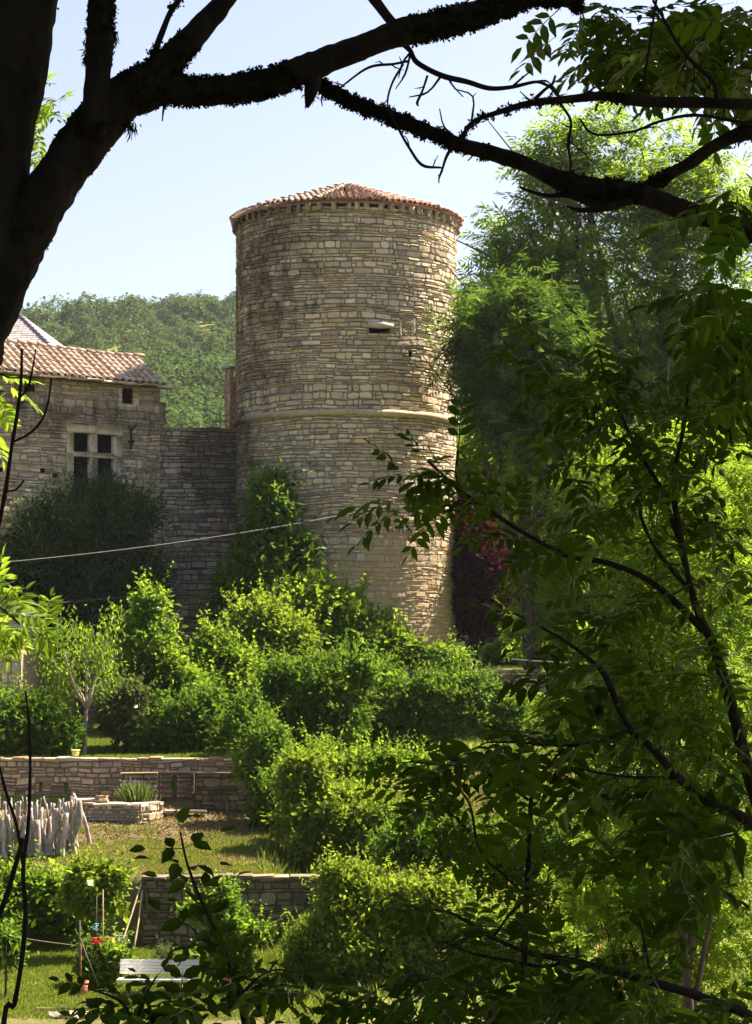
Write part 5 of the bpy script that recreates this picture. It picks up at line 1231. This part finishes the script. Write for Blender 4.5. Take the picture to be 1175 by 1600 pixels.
cm = MB(); canopy(cm, [((-2.5, 4.0, 6.2), (2.6, 3.0, 1.6), 520), ((-1.0, 1.0, 5.5), (3.0, 3.2, 1.6), 520), ((-3.5, -1.5, 4.5), (2.5, 3.0, 2.5), 420), ((.5, -3.5, 3.5), (3.5, 2.5, 3.0), 520), ((-.2, 6.5, 5.0), (2.0, 2.2, 1.2), 420), ((-5, 4, 3.5), (1.8, 3, 2.5), 320)], .24, rca)
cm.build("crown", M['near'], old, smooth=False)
for q_ in ((P(70, 160, 9), (.05, .08, .06), 7), (P(52, 262, 9), (.03, .05, .04), 5)):
    sp = MB(); canopy(sp, [q_], .10, rca); sp.build("leafy_shoot", M['sunny'], old, smooth=False)

# the tree leaning in from the right
hang = thing("overhanging_ash", "dark ash whose boughs lean into the picture from the right edge", "tree", (3.4, 6.6, float(gz(3.4, 6.6))))
tm = MB(); tube(tm, [(3.4, 6.6, float(gz(3.4, 6.6))-.3), (3.3, 6.5, -1.2), (3.05, 6.3, .8), (2.9, 6.2, 2.6), (2.6, 6.3, 5.0), (2.2, 6.6, 7.5)], [.26, .22, .19, .16, .12, .06], 14, .12, None, 6, True, 6)
for (a, b_, w_) in (((2.9, 6.2, 2.6), (5.5, 8.5, 5.5), .08), ((2.6, 6.3, 4.6), (1, 8, 6.5), .06), ((2.6, 6.3, 4.6), (5, 5, 7.5), .06)):
    tube(tm, [a, (np.array(a)+b_)/2+[0, 0, .3], b_], [w_, w_*.7, w_*.3], 9, .12, None, 5)
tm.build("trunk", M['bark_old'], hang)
fz = MB()
D1 = 5.6
branch(hang, [(492, 124, 8), (510, 138, 18), (560, 163, 19), (610, 182, 20), (660, 202, 20), (720, 226, 21), (770, 240, 22), (820, 256, 24), (870, 280, 27), (930, 295, 30), (985, 300, 31), (1040, 318, 29), (1110, 342, 28), (1180, 362, 28), (1300, 392, 36, 5.75), (1700, 400, 62, 6.05), (2135, 330, 110, 6.28)], D1, 900, 6, .09, seed=11)
branch(hang, [(690, 268, 3), (700, 240, 5), (722, 212, 6), (740, 190, 6), (780, 175, 8), (830, 161, 10), (890, 155, 12), (945, 150, 14), (990, 156, 18), (1040, 160, 16), (1100, 160, 16), (1180, 164, 15), (1320, 172, 22, 5.8), (1760, 190, 44, 6.1), (2110, 150, 80, 6.26)], D1-.1, 120, 12, .12, .0035, 8, seed=12)
branch(hang, [(975, 310, 18), (1010, 293, 20), (1040, 276, 19), (1065, 262, 18), (1085, 250, 20), (1110, 232, 19), (1150, 212, 21), (1200, 200, 30), (1400, 170, 42, 5.9), (1740, 110, 58, 6.1), (2090, 20, 100, 6.24)], D1+.05, 160, 4, .1, seed=13)
branch(hang, [(812, 292, 4), (835, 301, 6), (860, 306, 7), (890, 305, 10), (930, 318, 14), (975, 314, 16)], D1, 60, 0)
branch(hang, [(885, 322, 3), (905, 328, 8), (940, 326, 10), (985, 314, 12)], D1-.05, 60, 0)
branch(hang, [(835, 155, 6), (862, 135, 4), (878, 165, 4), (892, 190, 5), (888, 225, 5), (892, 258, 4), (888, 275, 3)], D1-.1, 0, 5, .08, .0025, 6, seed=14)
branch(hang, [(990, 158, 5), (1005, 128, 4), (1012, 90, 4), (1018, 50, 4), (1024, 10, 4), (1030, -30, 3)], D1-.1, 0, 3, .1, .002, 6, seed=15)
branch(hang, [(1120, 165, 8), (1115, 130, 7), (1085, 100, 7), (1060, 70, 6), (1040, 35, 5), (1020, 0, 4)], D1-.1, 0, 5, .12, .002, 6, seed=16)
branch(hang, [(1175, 195, 6), (1090, 180, 5), (1030, 190, 5), (990, 205, 4), (930, 210, 4), (905, 185, 3)], D1, 0, 5, .1, .002, 6, seed=17)
fz.build("moss", M['moss'], hang, smooth=False)
cm = MB()
canopy(cm, [((3.4, 8.6, 6.0), (2.2, 2.2, 1.6), 520), ((5.5, 9.5, 7.0), (2.5, 2.2, 2.4), 520), ((4.5, 6.0, 8.0), (2.6, 2.6, 1.8), 420), ((1.4, 8.4, 6.6), (2.0, 1.8, 1.2), 340), ((6.4, 7.0, 4.2), (1.8, 2.6, 2.2), 360), ((3.2, 2.5, 4.5), (2.2, 2.8, 2.2), 420), ((4.4, 10.2, 4.4), (1.2, 1.2, 1.4), 260)], .26, rca)  # unseen leaf masses beyond the frame, placed to shade the foreground
sp = MB(); rsp = np.random.default_rng(91)
def sprays(mb, blobs, d, L, r, dspread=.4, down=.35, pairs=4, ll=.42, lw=.40, mult=1.0):
    for (px, py, rx, ry, n) in blobs:
        n = int(n*mult); dd = d+r.normal(0, dspread, n); x = px+rx*r.normal(0, .5, n); y = py+ry*r.normal(0, .5, n)
        b_ = np.stack([(x-CX)/F*dd, dd, (HY-y)/F*dd], 1)
        out = nrmz(np.stack([r.normal(-.35, .7, n), r.normal(-.1, .6, n), r.normal(-.1, .35, n)], 1)); nr_ = nrmz(np.array([0, -.25, 1.])+r.normal(0, .35, (n, 3)))
        tt = np.stack([r.random(n), r.random(n), 0*x, 0*x+1], 1); pinnate(mb, b_, out-[0, 0, down], nr_, L*r.uniform(.75, 1.2, n), pairs, lw, tt, 'oval', ll)
sprays(sp, [(930, 40, 60, 45, 26), (1000, 60, 60, 60, 30), (1080, 40, 70, 50, 36), (1150, 90, 50, 70, 34), (990, 110, 40, 25, 12), (1100, 110, 60, 40, 20), (1150, 20, 50, 40, 24)], 7.2, .17, rsp, .5)
sprays(sp, [(1150, 450, 30, 60, 14), (1165, 600, 25, 60, 10), (1160, 300, 25, 40, 8), (1130, 530, 40, 50, 8)], 5.2, .17, rsp, .3)
cm.v += sp.v; cm.t += sp.t; cm.f += [q+cm.n for q in sp.f]; cm.n += sp.n
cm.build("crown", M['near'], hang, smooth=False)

# ---------------------------------------------------------------- foreground saplings
def sapling(name, label, stems, d, L, spacing, seed, extra=(), mat='near', pairs=3, only=None, lw=.42, ll=.42, bare=False, skip=0.0, mult=1.0):
    """stems: lists of (px, py, width[, d]); first stem runs down to the ground"""
    r = np.random.default_rng(800+seed)
    q0, _ = path3(stems[0], d); b = q0[0]; fx_, fy_ = b[0]+(.15 if b[0] > 0 else -.1), b[1]; base = np.array([fx_, fy_, float(gz(fx_, fy_))])
    t_ = thing(name, label, "sapling", base); sm_ = MB(); lf_ = MB()
    for si, st in enumerate(stems):
        q, w = path3(st, d)
        if si == 0: q = np.vstack([base-[0, 0, .1], (base*.55+b*.45), q]); w = np.concatenate([[w[0]*1.6, w[0]*1.3], w])
        pp, rr_ = tube(sm_, q, w, 7, .15, None, 6, True, 40)
        if bare: continue
        s_ = np.concatenate([[0], np.cumsum(np.linalg.norm(np.diff(pp, axis=0), axis=1))]); tg = nrmz(np.gradient(pp, axis=0))
        inview = pp[:, 2] > (HY-1680)/F*pp[:, 1]
        at_ = np.arange(s_[-1], 0, -spacing)
        n0 = int(len(at_)*(1-skip)) if si else len(at_)
        at_ = at_[:max(3, n0)]
        B, A_, N_ = [], [], []
        for k, a_ in enumerate(at_):
            i = min(np.searchsorted(s_, a_), len(pp)-1)
            if not inview[i] or rr_[i] > .010: continue
            sd = nrmz(np.cross(tg[i], [0, -.5, 1.])+r.normal(0, .25, 3))
            if k == 0: dirs = [tg[i]]
            else: dirs = [tg[i]*.5+sd, tg[i]*.5-sd]
            for dv in dirs:
                B.append(pp[i]); A_.append(nrmz(dv+[0, 0, -.12]+r.normal(0, .18, 3))); N_.append(nrmz(np.array([0, -.45, 1.])+r.normal(0, .3, 3)))
        if B:
            n = len(B); tt = np.stack([r.random(n), r.random(n), np.zeros(n), np.ones(n)], 1)
            pinnate(lf_, np.array(B), np.array(A_), np.array(N_), L*r.uniform(.75, 1.15, n), pairs, lw, tt, 'oval', ll)
    if extra: sprays(lf_, extra, d, L, r, .35, .25, pairs, ll, lw, mult)
    sm_.build("stem", M['stem'], t_)
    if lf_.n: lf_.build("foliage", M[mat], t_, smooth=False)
    return t_
sapling("ash_sapling", "tall dark ash sapling reaching across the tower from the right", [
    [(1230, 1420, 26), (1175, 1230, 21), (1145, 1110, 19), (1115, 1010, 16), (1092, 960, 13), (1075, 900, 10), (1060, 820, 11), (1052, 750, 8), (1070, 660, 6), (1075, 600, 4)],
    [(1100, 985, 14), (1060, 945, 12), (1010, 905, 10), (950, 880, 9), (890, 870, 8), (840, 845, 7), (790, 815, 7), (745, 785, 8), (715, 765, 6), (690, 740, 5), (668, 720, 4)],
    [(1060, 840, 9), (1030, 760, 8), (1000, 710, 7), (975, 660, 6), (950, 600, 5), (935, 545, 4)],
    [(1085, 930, 9), (1050, 890, 8), (1020, 850, 6), (1000, 800, 5), (1005, 770, 4)],
    [(745, 785, 4), (700, 790, 3), (680, 800, 3)],
    [(715, 765, 4), (712, 735, 3), (716, 705, 3)]], 5.6, .14, .075, 1, extra=[(1000, 760, 70, 60, 14), (1080, 700, 60, 70, 14), (930, 830, 60, 40, 9), (1130, 840, 40, 90, 14), (1000, 940, 60, 40, 10), (850, 870, 40, 30, 6), (760, 770, 40, 28, 7), (930, 620, 60, 60, 18), (850, 560, 60, 50, 12), (645, 738, 44, 16, 6), (625, 785, 34, 20, 4), (690, 760, 30, 22, 4), (1000, 600, 80, 60, 16), (1100, 600, 60, 60, 14), (880, 700, 60, 50, 12), (960, 1000, 70, 60, 12), (1080, 1050, 60, 60, 10)], pairs=4, lw=.37, ll=.36, skip=.25, mult=1.3)
sapling("ash_sapling", "dark sapling with a slanting stem in the right foreground", [
    [(1260, 1400, 22), (1180, 1292, 20), (1110, 1255, 17), (1060, 1215, 14), (1020, 1170, 13), (985, 1140, 12), (965, 1100, 11), (945, 1055, 10), (915, 1025, 7), (880, 1000, 5), (845, 980, 4)],
    [(985, 1140, 7), (930, 1160, 6), (870, 1165, 5), (810, 1160, 4), (760, 1160, 3)],
    [(1060, 1215, 7), (1000, 1215, 5), (950, 1210, 4), (900, 1200, 3)]], 5.3, .15, .08, 2, extra=[(880, 1150, 60, 30, 9), (1000, 1080, 60, 40, 9), (1090, 1150, 60, 60, 12), (1060, 1300, 70, 40, 10), (820, 1175, 40, 25, 5), (1130, 1250, 50, 80, 14), (980, 1230, 80, 40, 12), (900, 1060, 60, 40, 8), (1080, 1380, 80, 50, 14), (960, 1330, 80, 50, 10)], skip=.2, mult=1.3)
sapling("ash_sapling", "upright thin dark sapling in the lower right foreground", [
    [(812, 1700, 12), (815, 1560, 11), (820, 1480, 10), (824, 1380, 9), (828, 1290, 8), (832, 1240, 7), (850, 1205, 5), (880, 1170, 4)],
    [(826, 1250, 5), (790, 1225, 4), (740, 1200, 4), (690, 1195, 3), (640, 1190, 3)],
    [(822, 1400, 4), (790, 1370, 4), (750, 1330, 4), (735, 1260, 4), (715, 1230, 3)],
    [(735, 1300, 4), (690, 1260, 3), (640, 1240, 3)]], 5.6, .12, .07, 3, extra=[(700, 1210, 60, 22, 9), (660, 1260, 40, 25, 7), (780, 1200, 50, 22, 8), (760, 1290, 50, 30, 7)], skip=.15)
sapling("ash_sapling", "leafy dark sapling along the bottom right edge", [
    [(1300, 1720, 20), (1190, 1600, 18), (1100, 1560, 16), (1020, 1535, 14), (950, 1515, 12), (890, 1500, 10), (830, 1490, 8), (770, 1465, 7), (730, 1440, 6), (700, 1425, 4), (660, 1420, 3)],
    [(890, 1500, 7), (850, 1510, 6), (790, 1500, 5), (740, 1490, 4), (690, 1470, 3)],
    [(770, 1465, 5), (800, 1425, 4), (830, 1400, 3)],
    [(1020, 1535, 6), (1010, 1490, 5), (1000, 1440, 4)]], 4.9, .13, .07, 4, extra=[(700, 1545, 110, 35, 34), (860, 1555, 110, 30, 34), (1020, 1565, 100, 30, 30), (1130, 1580, 60, 30, 18), (560, 1560, 70, 30, 18), (780, 1580, 130, 20, 24), (930, 1520, 60, 30, 10)], skip=.1)
sapling("leafy_sapling", "slender leafy sapling left of centre in the foreground", [
    [(392, 1760, 9), (378, 1580, 8), (362, 1520, 8), (345, 1470, 7), (325, 1430, 6), (305, 1385, 5), (290, 1340, 4), (282, 1300, 3)],
    [(372, 1560, 5), (400, 1530, 4), (430, 1515, 3), (460, 1520, 3)],
    [(350, 1480, 4), (320, 1470, 3), (300, 1450, 3)]], 4.6, .085, .045, 5, extra=[(360, 1480, 22, 30, 6), (410, 1545, 60, 25, 14), (470, 1560, 40, 25, 9)], pairs=1, ll=.6, lw=.55)
sapling("low_sapling", "low leafy shoots at the bottom edge in front of the bench", [
    [(230, 1720, 6), (215, 1620, 6), (200, 1580, 5), (180, 1560, 4), (140, 1545, 3)],
    [(212, 1600, 5), (225, 1560, 4), (245, 1525, 3)],
    [(218, 1620, 4), (270, 1590, 4), (310, 1570, 3)]], 4.5, .085, .045, 6, extra=[(200, 1585, 60, 18, 12), (290, 1575, 30, 18, 7), (250, 1600, 60, 15, 8)], pairs=2, ll=.55, lw=.5)
sapling("bare_sapling", "bare thin sapling curving up the left edge of the picture", [
    [(2, 1640, 9), (22, 1570, 8), (34, 1500, 8), (40, 1420, 8), (36, 1360, 7), (44, 1290, 6), (47, 1200, 5), (45, 1130, 4), (40, 1080, 3)],
    [(36, 1350, 6), (26, 1290, 5), (10, 1240, 5), (-4, 1190, 4), (-20, 1170, 4)],
    [(-10, 1450, 9), (10, 1400, 9), (26, 1345, 8), (36, 1310, 6)]], 5.0, .1, .1, 7, bare=True)
sapling("bare_sapling", "bare dark sapling forking in front of the house", [
    [(-40, 1000, 8), (-8, 850, 7), (8, 770, 7), (18, 700, 6), (28, 640, 6), (33, 590, 5), (34, 545, 4)],
    [(22, 690, 4), (48, 676, 4), (66, 655, 4), (76, 625, 3), (80, 590, 3)],
    [(32, 620, 4), (44, 605, 4), (52, 570, 3), (56, 545, 2)],
    [(10, 768, 3), (25, 765, 3), (38, 750, 3)],
    [(34, 590, 3), (15, 590, 3), (-5, 582, 2)]], 5.1, .1, .1, 8, bare=True)
# sunlit sprig reaching in at the left edge
lm = thing("sunlit_sapling", "bright yellow green sapling reaching in at the left edge", "sapling", (xat(-260, 16), 16, float(gz(xat(-260, 16), 16))))
m = MB(); r_ = np.random.default_rng(77); gb_ = np.array([xat(-260, 16), 16, float(gz(xat(-260, 16), 16))-.1])
sp = MB()
for (a, b_, c_) in (((-150, 1000), (-40, 930), (60, 1000)), ((-180, 900), (-60, 880), (40, 930)), ((-150, 660), (-60, 620), (15, 610))):
    tube(m, [gb_, P(*a, 16), P(*b_, 16), P(*c_, 16)], [.05, .035, .02, .006], 7, .1, None, 6)
m.build("stem", M['bark'], lm)
sprays(sp, [(20, 970, 34, 22, 16), (-10, 920, 30, 30, 12), (25, 915, 22, 16, 8), (-5, 620, 20, 34, 14), (40, 985, 30, 10, 6), (-6, 745, 6, 6, 2)], 16, .32, r_, .25, .2, 5, .40, .33); sp.build("foliage", M['sunny'], lm, smooth=False)

# ---------------------------------------------------------------- haze in the valley air
hm_ = MB(); x0, x1, y0, y1, z0, z1 = -300, 300, -60, 760, -16, 125
hm_.add([(x, y, z) for x in (x0, x1) for y in (y0, y1) for z in (z0, z1)], np.array([[0,1,3,2],[4,6,7,5],[0,4,5,1],[2,3,7,6],[0,2,6,4],[1,5,7,3]]))
hmat, nt, ns, ls = newmat("haze_air"); pv = nd(ns, "ShaderNodeVolumePrincipled"); pv.inputs["Color"].default_value = (.86, .92, 1, 1); pv.inputs["Density"].default_value = HAZE
pv.inputs["Anisotropy"].default_value = .3
o = nd(ns, "ShaderNodeOutputMaterial"); ls.new(pv.outputs[0], o.inputs["Volume"])
tag(hm_.build("haze", hmat, smooth=False), kind='stuff')
